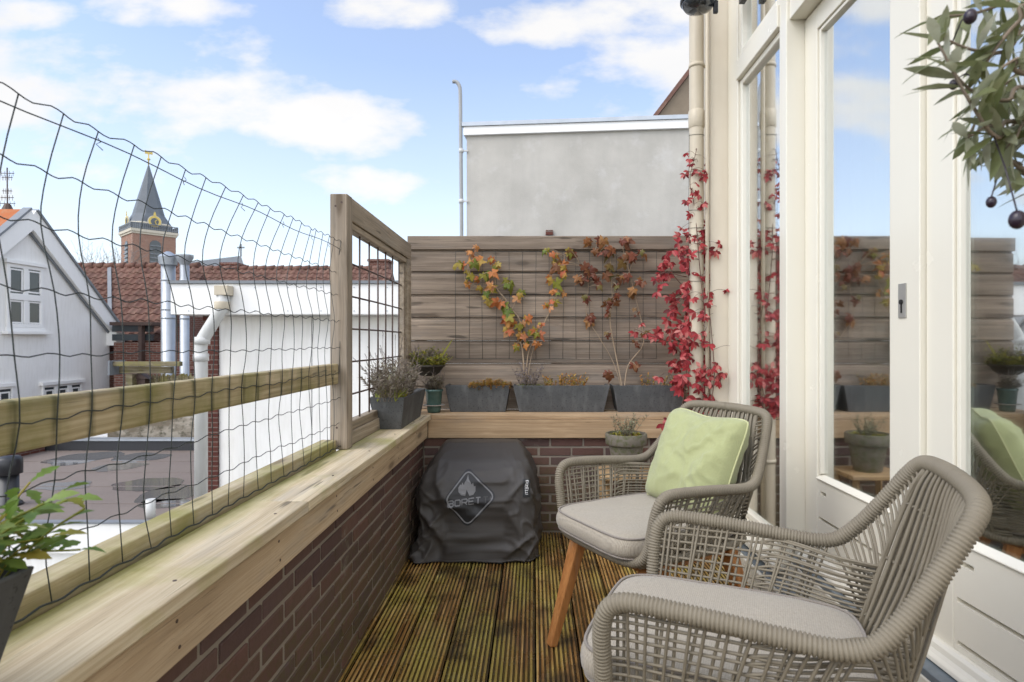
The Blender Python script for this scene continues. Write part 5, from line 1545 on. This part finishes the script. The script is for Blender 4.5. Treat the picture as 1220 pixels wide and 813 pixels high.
def church():
    Y = 62.5; s = Y/FPX; c = Vector(((177-636)*s, Y, 0)); rz = R(49)
    M['slate'] = plain('spire_slate', (.115,.13,.145), .6, 0, .25, 1.2); M['stone'] = plain('cream_stone', (.55,.50,.40), .8)
    M['gold'] = plain('clock_gilt', (.62,.46,.12), .4, .3); M['dial'] = plain('clock_dial_cream', (.62,.60,.52), .6)
    t = thing('church_tower', 'brick church tower with grey slate spire, gilded clock and railing, far beyond the roofs', 'church tower', (c.x, c.y, -6), None, rz)
    Z = lambda py: CAMZ + 6 - (py-407)*s
    zb, zg = Z(281), Z(279); h = 1.98
    def P(m, name, mat, par=t, bevel=0): return part(m, name, mat, par, bevel=bevel, local=True)
    m = MB(); m.box(-h, h, -h, h, 0, zb); P(m, 'shaft', M['towerbrick'])
    for i in (-1, 1):
        m = MB(); m.box(i*h-.2*i-.18, i*h-.2*i+.18, -h-.14, -h-.005, 0, zb-3.6); P(m, 'buttress', M['towerbrick'])
    m = MB(); m.box(-h-.20, h+.20, -h-.20, h+.20, zb+.002, zb+.28); m.box(-h-.10, h+.10, -h-.10, h+.10, zb-.2, zb); P(m, 'cornice', M['stone'])
    m = MB(); g = h+.14; zr = zb+.285; 
    for i in range(25):
        for a, b in (((-g + 2*g*i/24, -g), None), ((-g, -g + 2*g*i/24), None), ((g, -g + 2*g*i/24), None)): m.box(a[0]-.03, a[0]+.03, a[1]-.03, a[1]+.03, zr, zr+.58)
    for q in ((-g,g,-g-.04,-g+.04),(-g-.04,-g+.04,-g,g),(g-.04,g+.04,-g,g)): m.box(*q, zr+.54, zr+.62); m.box(*q, zr+.1, zr+.16)
    P(m, 'balustrade', M['lead'])
    def oct_(r, cut): return [(r,cut),(cut,r),(-cut,r),(-r,cut),(-r,-cut),(-cut,-r),(cut,-r),(r,-cut)]
    def ring(m, lv):
        vs = []; 
        for r, cut, z in lv: vs += [(x, y, z) for x, y in oct_(r, cut)]
        m.add(vs, [(j*8+i, j*8+(i+1) % 8, (j+1)*8+(i+1) % 8, (j+1)*8+i) for j in range(len(lv)-1) for i in range(8)] + [[(len(lv)-1)*8+i for i in range(8)]])
    m = MB(); ring(m, [(1.86,1.2,zr),(1.84,1.15,Z(268.5)),(1.36,.62,Z(257)),(.05,.03,Z(197))]); P(m, 'spire', M['slate'])
    m = MB(); ring(m, [(1.90,1.2,Z(270.2)),(1.92,1.22,Z(269.3)),(1.86,1.16,Z(268.4))]); P(m, 'string_course', M['stone'])
    for ang, loc in ((0, (0.0,-1.88)), (R(-90), (-1.88,0))):
        m = MB(); zc = Z(267.2); rad = .95; vs = []
        dirx = Vector((math.cos(ang), math.sin(ang), 0)); out = Vector((dirx.y, -dirx.x, 0)) 
        o = Vector((loc[0], loc[1], zc)); 
        def disc(m, r, d, r0=0, n=28):
            if r0:
                vs = [o + out*d + dirx*math.cos(a)*q + Vector((0,0,math.sin(a)*q)) for q in (r0, r) for a in [k*6.2832/n for k in range(n)]]
                vs2 = [v + out*.1 for v in vs]
                m.add(vs2, [(k, (k+1) % n, n+(k+1) % n, n+k) for k in range(n)])
            else: m.prism([o + dirx*math.cos(a)*r + Vector((0,0,math.sin(a)*r)) for a in [k*6.2832/n for k in range(n)]], out*d)
        disc(m, .62, .10); cl = P(m, 'clock', M['dial'])
        m = MB(); disc(m, .58, .02, .38); 
        m.prism([o + out*.1 + dirx*x + Vector((0,0,z)) for x, z in ((-.14,.62),(.14,.62),(.06,.9),(0,1.05),(-.06,.9))], out*.06)
        P(m, 'gilded_ring', M['gold'], cl)
        m = MB(); disc(m, .36, .14); P(m, 'dial_centre', M['slate'], cl)
        m = MB(); m.bar(o + out*.2, o + out*.2 + dirx*.16 + Vector((0,0,-.42)), .07, .04, out); m.bar(o + out*.2, o + out*.2 + dirx*.2 + Vector((0,0,.2)), .07, .04, out); P(m, 'clock_hand', M['gold'], cl)
    # louvred openings
    def louvre(x, y, ang, w, z0, z1):
        dirx = Vector((math.cos(ang), math.sin(ang), 0)); out = Vector((dirx.y, -dirx.x, 0)); o = Vector((x, y, 0))
        m = MB(); poly = [(-w,z0),(w,z0),(w,z1-w)] + [(w*math.cos(a), z1-w + w*math.sin(a)) for a in (.5,1.0,1.57,2.1,2.6)] + [(-w,z1-w)]
        m.prism([o + dirx*a + Vector((0,0,b)) for a, b in poly], out*.05); wd = P(m, 'louvre_window', M['slategl'])
        m = MB(); z = z0 + .25
        while z < z1 - .3: m.bar(o + dirx*(-w*.95) + out*.08 + Vector((0,0,z)), o + dirx*w*.95 + out*.08 + Vector((0,0,z)), .16, .10); z += .42
        P(m, 'louvre_slats', M['lead'], wd)
    louvre(.05, -h-.002, 0, .52, Z(322), Z(289)); louvre(-h-.002, 0, R(-90), .48, Z(322), Z(290))
    m = MB(); m.tube([(0,0,Z(198)), (0,0,Z(181))], .06, 6); m.lathe([(0,-.2),(.2,0),(0,.2)], (0,0,Z(190)), 10); m.prism([(-.35,0,Z(184)),(.4,0,Z(183.5)),(.35,0,Z(180)),(0,0,Z(182)),(-.3,0,Z(179.5))], (0,.05,0)); P(m, 'weathervane', M['gold'])
    # nave
    Yn = 75.0; a = at(252, 0, Yn); ct = at(287, 291, Yn)
    t = thing('church_nave', 'grey slate church roof with a small cross at its gable end, right of the tower', 'church', (ct.x-4, Yn, -6))
    m = MB(); zr = at(0, 305, Yn).z; ze = at(0, 330, Yn).z
    m.prism([(ct.x, Yn, zr), (ct.x+1.6, Yn-1.6, ze), (ct.x+1.6, Yn-1.6, ze-4), (ct.x-1.2,Yn+3,ze-4), (ct.x-1.2, Yn+3, ze)], (-9, -.6, -1.2)); part(m, 'roof', M['slate'], t)
    m = MB(); m.box(ct.x-9, ct.x+1.2, Yn-1.3, Yn+2.5, -6, ze-.5); part(m, 'wall', M['towerbrick'], t)
    m = MB(); m.box(ct.x-.09, ct.x+.09, Yn-.05, Yn+.05, zr-.1, at(0,291,Yn).z); m.box(ct.x-.45, ct.x+.45, Yn-.05, Yn+.05, at(0,296,Yn).z, at(0,294.3,Yn).z); part(m, 'cross', M['lead'], t)
church()

def baretree():
    Y = 40.0; b = at(84, 330, Y); t = thing('bare_tree', 'leafless winter tree behind the brown roof beside the white gable', 'tree', (b.x, Y, -6))
    m = MB(); tw = MB(); rr = random.Random(5)
    def br(p, d, L, r, lv):
        q = p + d*L*.5 + Vector((rr.uniform(-1,1), rr.uniform(-1,1), rr.uniform(-.3,.6)))*L*.08; e = q + (d + Vector((0,0,.06))).normalized()*L*.5
        (m if lv < 2 else tw).tube([p, q, e], [r, r*.8, r*.6], 5 if lv < 2 else 3, cap=False)
        if lv >= 6: return
        for k in range(3 if lv < 5 else 2):
            nd = (d*.8 + Vector((rr.uniform(-1,1), rr.uniform(-1,1), rr.uniform(-.25,.75)))*.8).normalized()
            br(q.lerp(e, rr.uniform(.2,1)), nd, L*rr.uniform(.62,.82), max(.016, r*.58), lv+1)
    br(Vector((b.x, Y, -6)), Vector((.02,0,1)), 9.5, .35, 0)
    zt = max(v.z for v in tw.v); want = at(84, 274, Y).z
    k = (want+6)/(zt+6)
    for M_ in (m, tw): M_.v = [Vector((b.x + (v.x-b.x)*k*.9, Y + (v.y-Y)*k, -6 + (v.z+6)*k)) for v in M_.v]
    bk = plain('winter_bark', (.20,.175,.16), .9)
    part(m, 'trunk', bk, t); part(tw, 'twigs', bk, t)
baretree()

# ---- white flat roofed extension
def extension():
    Y = 8.0; xl = at(203, 0, Y).x; xr = .4
    t = thing('white_extension', 'white boarded flat roofed extension with a deep roof edge across the yard', 'extension', ((xl+xr)/2, 9.5, -6))
    zt, zb = at(0, 336.5, Y).z, at(0, 375, Y).z; Yw = 8.35
    m = MB(); x = xl
    m.box(xl, xr, Y, Y+4.2, zb, zt-.02); part(m, 'fascia', M['whitewood'], t, bevel=.01)
    m = MB(); m.box(xl-.03, xr, Y-.03, Y+4.2, zt-.018, zt+.022); part(m, 'roof_edge', M['lead'], t)
    m = MB()
    for i in range(12):
        for z in (zt-.07, zb+.05): m.tube([(xl+.25+i*.45, Y-.006, z), (xl+.25+i*.45, Y+.01, z)], .009, 6)
    part(m, 'screws', M['zinc'], t)
    xb = at(261, 0, Yw).x; xj = at(371.5, 0, Yw).x
    m = MB(); m.box(at(243,0,Yw).x, xb-.004, Yw-.03, Yw+3.9, -6, zb-.004); part(m, 'brick_pier', M['darkbrick'], t)
    m = MB(); m.box(xb, xj-.006, Yw, Yw+3.8, -6, zb-.004); m.box(xj+.006, xr-.02, Yw, Yw+3.8, -6, zb-.004); part(m, 'wall', M['white'], t, bevel=.004)
    m = MB(); m.box(xj-.0055, xj+.0055, Yw+.012, Yw+3.7, -6, zb-.006); part(m, 'joint', M['lead'], t)
    # rainwater pipe with hopper
    d = thing('rainwater_pipe', 'grey rainwater pipe with two bends in front of the white extension', 'drainpipe', at(240, 600, 8.15))
    Yp = 7.92; m = MB(); r = .082
    p = [at(266, 352, Yp), at(264, 368, Yp), at(258, 378, Yp), at(243, 402, Yp), at(239.5, 411, Yp), at(239.5, 425, Yp), at(239.5, 600, Yp)]
    m.tube(p[:2] + catmull(p[1:6], 4)[1:] + p[6:], r, 16); part(m, 'pipe', M['pvc'], d)
    m = MB(); q = at(267, 347, Yp); m.box(q.x-.09, q.x+.09, Yp-.09, Yp+.075, q.z-.06, q.z+.07); m.lathe([(r+.002,-.05),(r+.014,-.05),(r+.014,.05),(r+.002,.05)], at(264.5, 364, Yp), 16); part(m, 'hopper', M['pipe'], d, bevel=.006)
    for c in (at(241,406,Yp), at(239.5, 426, Yp)):
        m = MB(); m.lathe([(r+.002,-.05),(r+.014,-.05),(r+.014,.05),(r+.002,.05)], c, 16); part(m, 'collar', M['pvc'], d)
extension()

def flatroof():
    zr = -1.08; Yn, Yf = 7.16, 12.0; xl, xr = -10.4, -4.76
    t = NT('wet_bitumen'); o = t.obj(); n1 = t.noise(o, 1.1, 5); n2 = t.noise(o, 30, 3); n3 = t.noise(t.map(o, (.6,1.4,1)), .9, 3)
    col = t.mix(n1, (.18,.14,.118), (.27,.22,.185)); col = t.mix(t.math('MULTIPLY', n2, .3), col, (.05,.045,.042))
    pud = t.gray(n3, .68, .74); col = t.mix(t.math('MULTIPLY', pud, .85), col, (.035,.036,.040)); rg = t.mix(pud, (.72,)*3, (.06,)*3)
    mat = t.done(t.bsdf(col, rg, t.bump(n2, .15, .004)))
    h = thing('flat_roof_building', 'low building with a wet brown bitumen roof just below the netting', 'building', (-8, 9.5, -6))
    m = MB(); m.box(xl, xr, Yn+.05, Yf, -6, zr-.02); part(m, 'wall', M['white'], h)
    m = MB(); m.box(xl, xr, Yn+.05, Yf, zr-.019, zr); part(m, 'roof', mat, h)
    m = MB()
    for k in range(5): m.box(xl, xr, Yn+.9+k*.95, Yn+.93+k*.95, zr+.0005, zr+.006)
    part(m, 'seams', mat, h)
    m = MB(); m.box(xl, xr+1.6, Yn-.03, Yn+.048, zr-.34, zr+.02); part(m, 'white_fascia', M['whitewood'], h)
    m = MB(); m.box(xl, xr+1.6, Yn-.05, Yn+.06, zr+.021, zr+.04); part(m, 'edge_trim', M['lead'], h)
    m = MB(); m.box(xl, xr, Yf+.001, Yf+.14, zr-.02, zr+.20); part(m, 'upstand', plain('bitumen_black', (.03,.031,.034), .6), h)
    m = MB(); m.box(xl, xr, Yf-.03, Yf+.20, zr+.201, zr+.24); part(m, 'lead_coping', M['zinc'], h)
    m = MB(); x = at(88, 0, Yf).x; m.box(xl-.1, x-.55, Yn+.1, Yf-.05, zr+.001, zr+.22); part(m, 'brick_kerb', M['darkbrick'], h)
    m = MB(); m.box(xl-.15, x-.5, Yn+.1, Yf-.05, zr+.221, zr+.27); part(m, 'kerb_tiles', M['tile'], h)
    # puddles
    pt = NT('rain_puddle'); pm = pt.done(pt.bsdf((.16,.155,.15), .06, spec=1.0))
    for px, py, a, b in ((178,577,.52,.20),(75,579,.40,.13),(100,546,.55,.30),(165,545,.5,.2),(205,588,.4,.25),(140,556,.4,.18),(196,600,.35,.12)):
        m = MB(); Y = 2.23*FPX/(py-407); c = at(px, py, Y); vs = []
        for k in range(28):
            an = k*6.2832/28; rr = 1 + .35*noise.noise(Vector((math.cos(an)*1.3, math.sin(an)*1.3, px))); vs.append((c.x + a*rr*math.cos(an), c.y + b*2.2*rr*math.sin(an), zr+.004))
        m.add(vs, [list(range(28))]); part(m, 'puddle', pm, h)
    v = at(170, 628, 7.25); t2 = thing('vent_pipe', 'short white plastic pipe upright at the edge of the bitumen roof', 'pipe', v)
    m = MB(); m.tube([(v.x, 7.4, zr), (v.x, 7.4, at(0,595,7.4).z)], .055, 14); part(m, 'pipe', M['pvc'], t2)
    v = at(10, 602, 8.0); t2 = thing('roof_vent', 'black capped vent standing on the bitumen roof behind the near plant', 'vent', v)
    bl = plain('vent_black', (.022,.023,.026), .4); v = Vector((v.x, v.y, zr))
    m = MB(); m.lathe([(.17,0),(.15,.04),(.115,.06),(.115,.42)], v, 20); part(m, 'pipe', bl, t2)
    m = MB(); m.lathe([(.13,.421),(.155,.43),(.155,.62),(.13,.66),(0,.68)], v, 20); part(m, 'cap', bl, t2)
    # old garden wall beyond the roof
    tt = NT('patchy_wall'); o = tt.obj(); a = tt.noise(tt.map(o, (1,1,2.2)), 2.5, 5); b = tt.noise(o, 9, 4)
    c = tt.mix(tt.gray(a, .42, .6), (.17,.14,.10), (.36,.32,.26)); c = tt.mix(tt.gray(b, .5, .66), c, (.10,.09,.06)); wm = tt.done(tt.bsdf(c, .9, tt.bump(b, .4, .02)))
    a, b = at(128, 498, 12.6), at(245, 535, 12.6); m = MB(); m.box(a.x, b.x, 12.6, 12.85, -6, a.z)
    ob = m.build('garden_wall', wm, org=(a.x, 12.6, -6)); tag(ob, 'old patchy garden wall beyond the bitumen roof', 'wall')
    a, b = at(70, 520, 12.7), at(129, 535, 12.7); m = MB(); m.box(a.x-3, a.x+1.05, 12.7, 13.2, -6, a.z)
    ob = m.build('white_garden_wall', M['white'], org=(a.x, 12.7, -6)); tag(ob, 'low white wall at the foot of the white gable house', 'wall')
flatroof()

def courtyard_bits():
    # timber pergola by the white house
    t = thing('timber_pergola', 'mossy timber beams and post between the white gable house and the metal flues', 'pergola', at(157, 470, 13.2))
    for px0, px1, y0, y1, Y in ((134, 214, 431, 436.5, 13.1), (134, 204, 437, 445, 13.3)):
        m = MB(); a, b = at(px0, y0, Y), at(px1, y1, Y); m.box(a.x, b.x, Y, Y+.12, b.z, a.z); part(m, 'beam', M['oldbeam'], t, bevel=.01)
    m = MB(); a, b = at(152, 446, 13.32), at(160, 470, 13.32); m.box(a.x, b.x, 13.25, 13.4, -6, a.z); part(m, 'post', M['oldbeam'], t)
    m = MB(); a, b = at(133, 430, 13.1), at(136, 447, 13.1); m.box(a.x-.02, b.x-.03, 13.0, 13.5, b.z, a.z); part(m, 'end_plate', M['lead'], t)
    # reed screen
    m = MB(); a, b = at(160, 446, 13.6), at(236, 500, 13.6); x = a.x
    while x < b.x: m.box(x, x+.028, 13.6+rnd(-.01,.01), 13.63, b.z-1.2, a.z + rnd(-.05,.03)); x += .034
    o = m.build('slatted_screen', M['oldbeam'], org=(a.x, 13.6, b.z-1.2)); tag(o, 'grey slatted garden screen behind the pergola', 'screen')
    m = MB(); a = at(168, 452, 13.45); 
    t = thing('bird_table', 'small dark wooden bird table on the screen beside the pergola post', 'bird table', a)
    m.box(a.x-.12, a.x+.12, 13.4, 13.58, a.z-.16, a.z); part(m, 'box', M['rod'], t); m = MB(); m.prism([(a.x-.2, 13.38, a.z+.01), (a.x+.2, 13.38, a.z+.01), (a.x, 13.38, a.z+.16)], (0,.21,0)); part(m, 'roof', M['rod'], t)
    # flues
    for px, r, y0, y1, lab, Y, cap in ((200.5, .150, 304, 470, 'broad shiny metal flue with conical cap in front of the brown tiled roof', 14.0, 1), (220, .10, 304, 470, 'slim metal flue with a flat collar beside the broader flue', 13.9, 0)):
        b = at(px, y1, Y); tz = at(px, y0, Y).z; t = thing('metal_flue', lab, 'flue', (b.x, Y, b.z))
        m = MB(); m.tube([(b.x, Y, -5.9), (b.x, Y, tz-.25)], r, 18); part(m, 'pipe', M['zinc'], t)
        m = MB()
        if cap: m.lathe([(r*.9,-.26),(r*1.25,-.24),(r*1.45,-.05),(r*1.1,.0),(r*.3,.08),(0,.09)], (b.x, Y, tz), 18)
        else: m.lathe([(r*.9,-.26),(r*1.15,-.20),(r*1.9,-.06),(r*1.9,-.0),(r*1.2,.005),(0,.01)], (b.x, Y, tz), 18)
        part(m, 'cap', M['zinc'], t, sharp=40)
        m = MB(); 
        for zz in (tz-.6, tz-1.3, tz-1.5): m.lathe([(r+.001,-.02),(r+.006,-.02),(r+.006,.02),(r+.001,.02)], (b.x, Y, zz), 18)
        part(m, 'band', M['zinc'], t)
    # left boundary blocks so that the yards are closed in
    m = MB(); m.box(-30, -12.2, 18.9, 24, -6, -.5); o = m.build('row_house', M['redbrick'], org=(-20, 20, -6)); tag(o, 'brick back wall far behind the white gable house', 'house')
courtyard_bits()

# ---- grey rendered neighbour behind the board fence
def greyhouse():
    tt = NT('grey_render'); o = tt.obj(); n1 = tt.noise(o, .9, 6, .6); n2 = tt.noise(tt.map(o, (2.6,2.6,.35)), 1.6, 5, .6); n3 = tt.noise(o, 70, 2)
    c = tt.mix(tt.gray(n1, .34, .66), (.40,.38,.34), (.53,.505,.455)); c = tt.mix(tt.math('MULTIPLY', tt.gray(n2, .5, .8), .3), c, (.33,.315,.29)); c = tt.mix(tt.math('MULTIPLY', tt.gray(tt.noise(o, 2.3, 6, .7), .55, .7), .4), c, (.60,.59,.57))
    gm = tt.done(tt.bsdf(c, .92, tt.bump(n3, .4, .006), spec=.2))
    A = at(556, 150, 9.0); B = at(826, 140.5, 8.69); d = Vector((B.x-A.x, B.y-A.y, 0)).normalized(); n = Vector((-d.y, d.x, 0))
    zt = A.z; L = 6.5
    t = thing('rendered_building', 'flat roofed building with blank grey rendered wall behind the board fence', 'building', (A.x + 2, 11, -6))
    a = Vector((A.x, A.y, 0)); e = a + d*L
    z = lambda p, v: Vector((p.x, p.y, v))
    zf = zt - .16
    m = MB(); m.prism([z(a,-6), z(e,-6), z(e,zf), z(a,zf)], n*5); part(m, 'wall', gm, t)
    m = MB(); p = a - d*.04 - n*.05; q = e - n*.05; m.prism([z(p,zf+.0), z(q,zf+.0), z(q,zt-.03), z(p,zt-.03)], n*5.1); part(m, 'fascia', M['whitewood'], t, bevel=.006)
    m = MB(); p = a - d*.06 - n*.075; q = e - n*.075; m.prism([z(p,zt-.029), z(q,zt-.029), z(q,zt+.03), z(p,zt+.03)], n*5.15); part(m, 'roof_edge', M['zinc'], t)
    m = MB(); c = at(654.5, 277.5, 8.87); m.box(c.x-.055, c.x+.055, c.y-.03, c.y+.1, c.z-.035, c.z+.035); part(m, 'vent_brick', M['darkbrick'], t)
    v = at(549.5, 270, 8.98); r = .045; t = thing('soil_vent_pipe', 'thin grey vent pipe with a bent top at the corner of the rendered building', 'pipe', v)
    top = at(548.5, 104, 8.98); m = MB()
    m.tube([(v.x+.01, 8.98, v.z-3), (v.x+.005, 8.98, v.z), (top.x, 8.98, top.z-.15)] + catmull([(top.x, 8.98, top.z-.14), (top.x-.01, 8.98, top.z), (top.x-.055, 8.98, top.z+.075), (top.x-.12, 8.98, top.z+.085)], 5), r*.62, 12, cap=True); M['dull'] = paint('dull_grey_pipe', (.34,.345,.34), .5, .3, (.22,.22,.2)); part(m, 'pipe', M['dull'], t)
    m = MB(); 
    for y in (180, 240): 
        c = at(549.5, y, 8.98); m.lathe([(r*.63,-.03),(r*.8,-.03),(r*.8,.03),(r*.63,.03)], c, 12); m.box(c.x, a.x+.02, 8.97, 8.99, c.z-.01, c.z+.01)
    part(m, 'bracket', M['pvc'], t)
    # gable behind
    Y = 14.0; a, b = at(782, 141, Y), at(823, 87, Y); t = thing('brown_gable', 'brown rendered gable with a red tiled edge peeking behind the drainpipe', 'house', (b.x+1, Y, -6))
    ap = a + (b-a)*2.3
    m = MB(); m.prism([z(a,-6), (2*ap.x-a.x, Y, -6), (2*ap.x-a.x, Y, a.z), tuple(ap), tuple(a)], (0,6,0)); part(m, 'wall', plain('brown_render', (.21,.165,.115), .9, 0, .3, 3), t)
    m = MB(); dd = (ap-a).normalized(); nn = Vector((-dd.z, 0, dd.x)); m.prism([a + nn*.01, ap + nn*.01, ap + nn*.10, a + nn*.10], (0,6.05,0)); m.v = [v_ - Vector((0,.08,0)) for v_ in m.v]; part(m, 'roof', M['tile'], t)
greyhouse()
# ================================================================ sky, sun, camera
SUN_EL, SUN_AZ = R(46), R(236)       # azimuth of the sun measured clockwise from +Y: behind and to the open side
def world():
    w = bpy.data.worlds.new('World'); SC.world = w; w.use_nodes = True; t = w.node_tree
    for n in list(t.nodes): t.nodes.remove(n)
    N = lambda ty, **k: (lambda nd: ([setattr(nd, a, b) for a, b in k.items()], nd)[1])(t.nodes.new('ShaderNode' + ty))
    L = t.links.new
    out = N('OutputWorld'); bg = N('Background'); L(bg.outputs[0], out.inputs[0])
    sky = N('TexSky'); sky.sky_type = 'NISHITA'; sky.sun_disc = False; sky.sun_elevation = SUN_EL; sky.sun_rotation = SUN_AZ; sky.air_density = 1.0; sky.dust_density = .6; sky.ozone_density = 1.5
    tc = N('TexCoord'); sep = N('SeparateXYZ'); L(tc.outputs['Generated'], sep.inputs[0])
    def math_(op, a, b=0., c=0.):
        m = N('Math', operation=op)
        for s, v in zip(m.inputs, (a, b, c)):
            if isinstance(v, bpy.types.NodeSocket): L(v, s)
            else: s.default_value = v
        return m.outputs[0]
    # cloud field on a flat layer high above: direction / height
    zz = math_('MAXIMUM', math_('ADD', sep.outputs[2], .22), .05)
    cx = math_('DIVIDE', sep.outputs[0], zz); cy = math_('DIVIDE', sep.outputs[1], zz)
    cmb = N('CombineXYZ'); L(cx, cmb.inputs[0]); L(cy, cmb.inputs[1])
    mp = N('Mapping'); L(cmb.outputs[0], mp.inputs[0]); mp.inputs['Location'].default_value = CLOUD_OFF; mp.inputs['Scale'].default_value = (1.0, .8, 1)
    n1 = N('TexNoise'); L(mp.outputs[0], n1.inputs['Vector']); n1.inputs['Scale'].default_value = 1.05; n1.inputs['Detail'].default_value = 9; n1.inputs['Roughness'].default_value = .52; n1.inputs['Distortion'].default_value = .25
    n2 = N('TexNoise'); L(mp.outputs[0], n2.inputs['Vector']); n2.inputs['Scale'].default_value = .45; n2.inputs['Detail'].default_value = 3
    d0 = math_('ADD', math_('MULTIPLY', n1.outputs[0], .72), math_('MULTIPLY', n2.outputs[0], .28))
    d0 = math_('MULTIPLY_ADD', d0, 1.0, -.395)
    # the banks of cumulus over the church side: centre and radii as tangents of azimuth and height
    yy = math_('MAXIMUM', sep.outputs[1], .12); u = math_('DIVIDE', sep.outputs[0], yy); v = math_('DIVIDE', sep.outputs[2], yy)
    acc = None
    for u0, v0, a_, b_, w_ in CLOUDS:
        du = math_('DIVIDE', math_('SUBTRACT', u, u0), a_); dv = math_('DIVIDE', math_('SUBTRACT', v, v0), b_)
        q = math_('MULTIPLY', math_('SUBTRACT', 1.0, math_('ADD', math_('MULTIPLY', du, du), math_('MULTIPLY', dv, dv))), w_)
        acc = q if acc is None else math_('MAXIMUM', acc, q)
    acc = math_('MAXIMUM', acc, -.55)
    uv = N('CombineXYZ'); L(u, uv.inputs[0]); L(v, uv.inputs[1]); mv = N('Mapping'); L(uv.outputs[0], mv.inputs[0]); mv.inputs['Scale'].default_value = (4.5, 9, 1)
    n3 = N('TexNoise'); L(mv.outputs[0], n3.inputs['Vector']); n3.inputs['Scale'].default_value = 1.0; n3.inputs['Detail'].default_value = 8; n3.inputs['Roughness'].default_value = .55
    d1 = math_('ADD', math_('MULTIPLY', acc, .16), math_('MULTIPLY_ADD', n3.outputs[0], .85, -.375))
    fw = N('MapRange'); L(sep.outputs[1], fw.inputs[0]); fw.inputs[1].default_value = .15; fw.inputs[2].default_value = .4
    dm = N('Mix', data_type='FLOAT'); L(fw.outputs[0], dm.inputs[0]); L(d0, dm.inputs[2]); L(d1, dm.inputs[3])
    r = N('ValToRGB'); L(dm.outputs[0], r.inputs[0]); r.color_ramp.elements[0].position = .0; r.color_ramp.elements[1].position = .24
    r.color_ramp.interpolation = 'EASE'
    # thin veil towards the horizon
    el = N('MapRange'); L(sep.outputs[2], el.inputs[0]); el.inputs[1].default_value = .0; el.inputs[2].default_value = .42; el.inputs[3].default_value = .60; el.inputs[4].default_value = .15
    cov = math_('MAXIMUM', math_('MULTIPLY', r.outputs[0], .93), el.outputs[0])
    # cloud brightness with soft grey undersides
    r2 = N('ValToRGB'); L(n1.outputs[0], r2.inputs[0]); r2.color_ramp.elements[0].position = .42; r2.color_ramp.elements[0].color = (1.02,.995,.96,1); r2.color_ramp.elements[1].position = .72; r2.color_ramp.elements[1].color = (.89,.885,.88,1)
    sc = N('VectorMath', operation='SCALE'); L(r2.outputs[0], sc.inputs[0]); L(math_('MULTIPLY', math_('MULTIPLY_ADD', fw.outputs[0], -1.7, 2.7), CLOUD_LUM), sc.inputs[3])  # unseen clouds behind and beside the camera brightened to light gable and facade
    ss = N('VectorMath', operation='MULTIPLY'); L(sky.outputs[0], ss.inputs[0]); ss.inputs[1].default_value = SKY_MUL
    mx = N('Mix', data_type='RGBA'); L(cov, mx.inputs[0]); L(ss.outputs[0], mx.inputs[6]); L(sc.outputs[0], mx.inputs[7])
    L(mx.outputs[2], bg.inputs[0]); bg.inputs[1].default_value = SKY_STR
CLOUDS = [((x-636)/700, (407-y)/700, a/700, b/700, w) for x, y, a, b, w in (
    (50,95,135,66,1.1), (245,125,140,55,1.1), (400,150,140,40,1), (15,18,75,26,1), (450,12,100,30,1), (215,10,110,26,.9), (262,62,70,34,.45), (700,25,150,40,1), (400,225,150,26,.55), (80,200,160,50,.6), (860,60,220,160,1), (1300,150,500,220,1))]
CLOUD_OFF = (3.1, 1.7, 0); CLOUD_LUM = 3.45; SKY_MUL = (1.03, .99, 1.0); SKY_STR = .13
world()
sl = bpy.data.lights.new('sun', 'SUN'); sl.energy = .8; sl.angle = R(40); sl.color = (1, .965, .91)
so = bpy.data.objects.new('sun', sl); COL.objects.link(so)
sd = Vector((math.sin(SUN_AZ)*math.cos(SUN_EL), math.cos(SUN_AZ)*math.cos(SUN_EL), math.sin(SUN_EL)))   # towards the sun
so.rotation_euler = sd.to_track_quat('Z', 'Y').to_euler(); so.location = sd*30

cam = bpy.data.cameras.new('camera'); co = bpy.data.objects.new('camera', cam); COL.objects.link(co)
cam.sensor_width = 36; cam.lens = 36*FPX/1220; cam.shift_x = -26/1220; cam.shift_y = .5/1220
cam.clip_start = .05; cam.clip_end = 4000
cam.dof.use_dof = True; cam.dof.focus_distance = 2.4; cam.dof.aperture_fstop = 7.0
co.location = (0, 0, CAMZ); co.rotation_euler = (R(90), 0, 0); SC.camera = co
SC.view_settings.view_transform = 'Standard'; SC.view_settings.look = 'None'; SC.view_settings.exposure = 1.2; SC.view_settings.gamma = 1
SC.cycles.max_bounces = 8; SC.cycles.transparent_max_bounces = 16; SC.cycles.use_denoising = True
SC.cycles.sample_clamp_indirect = 6
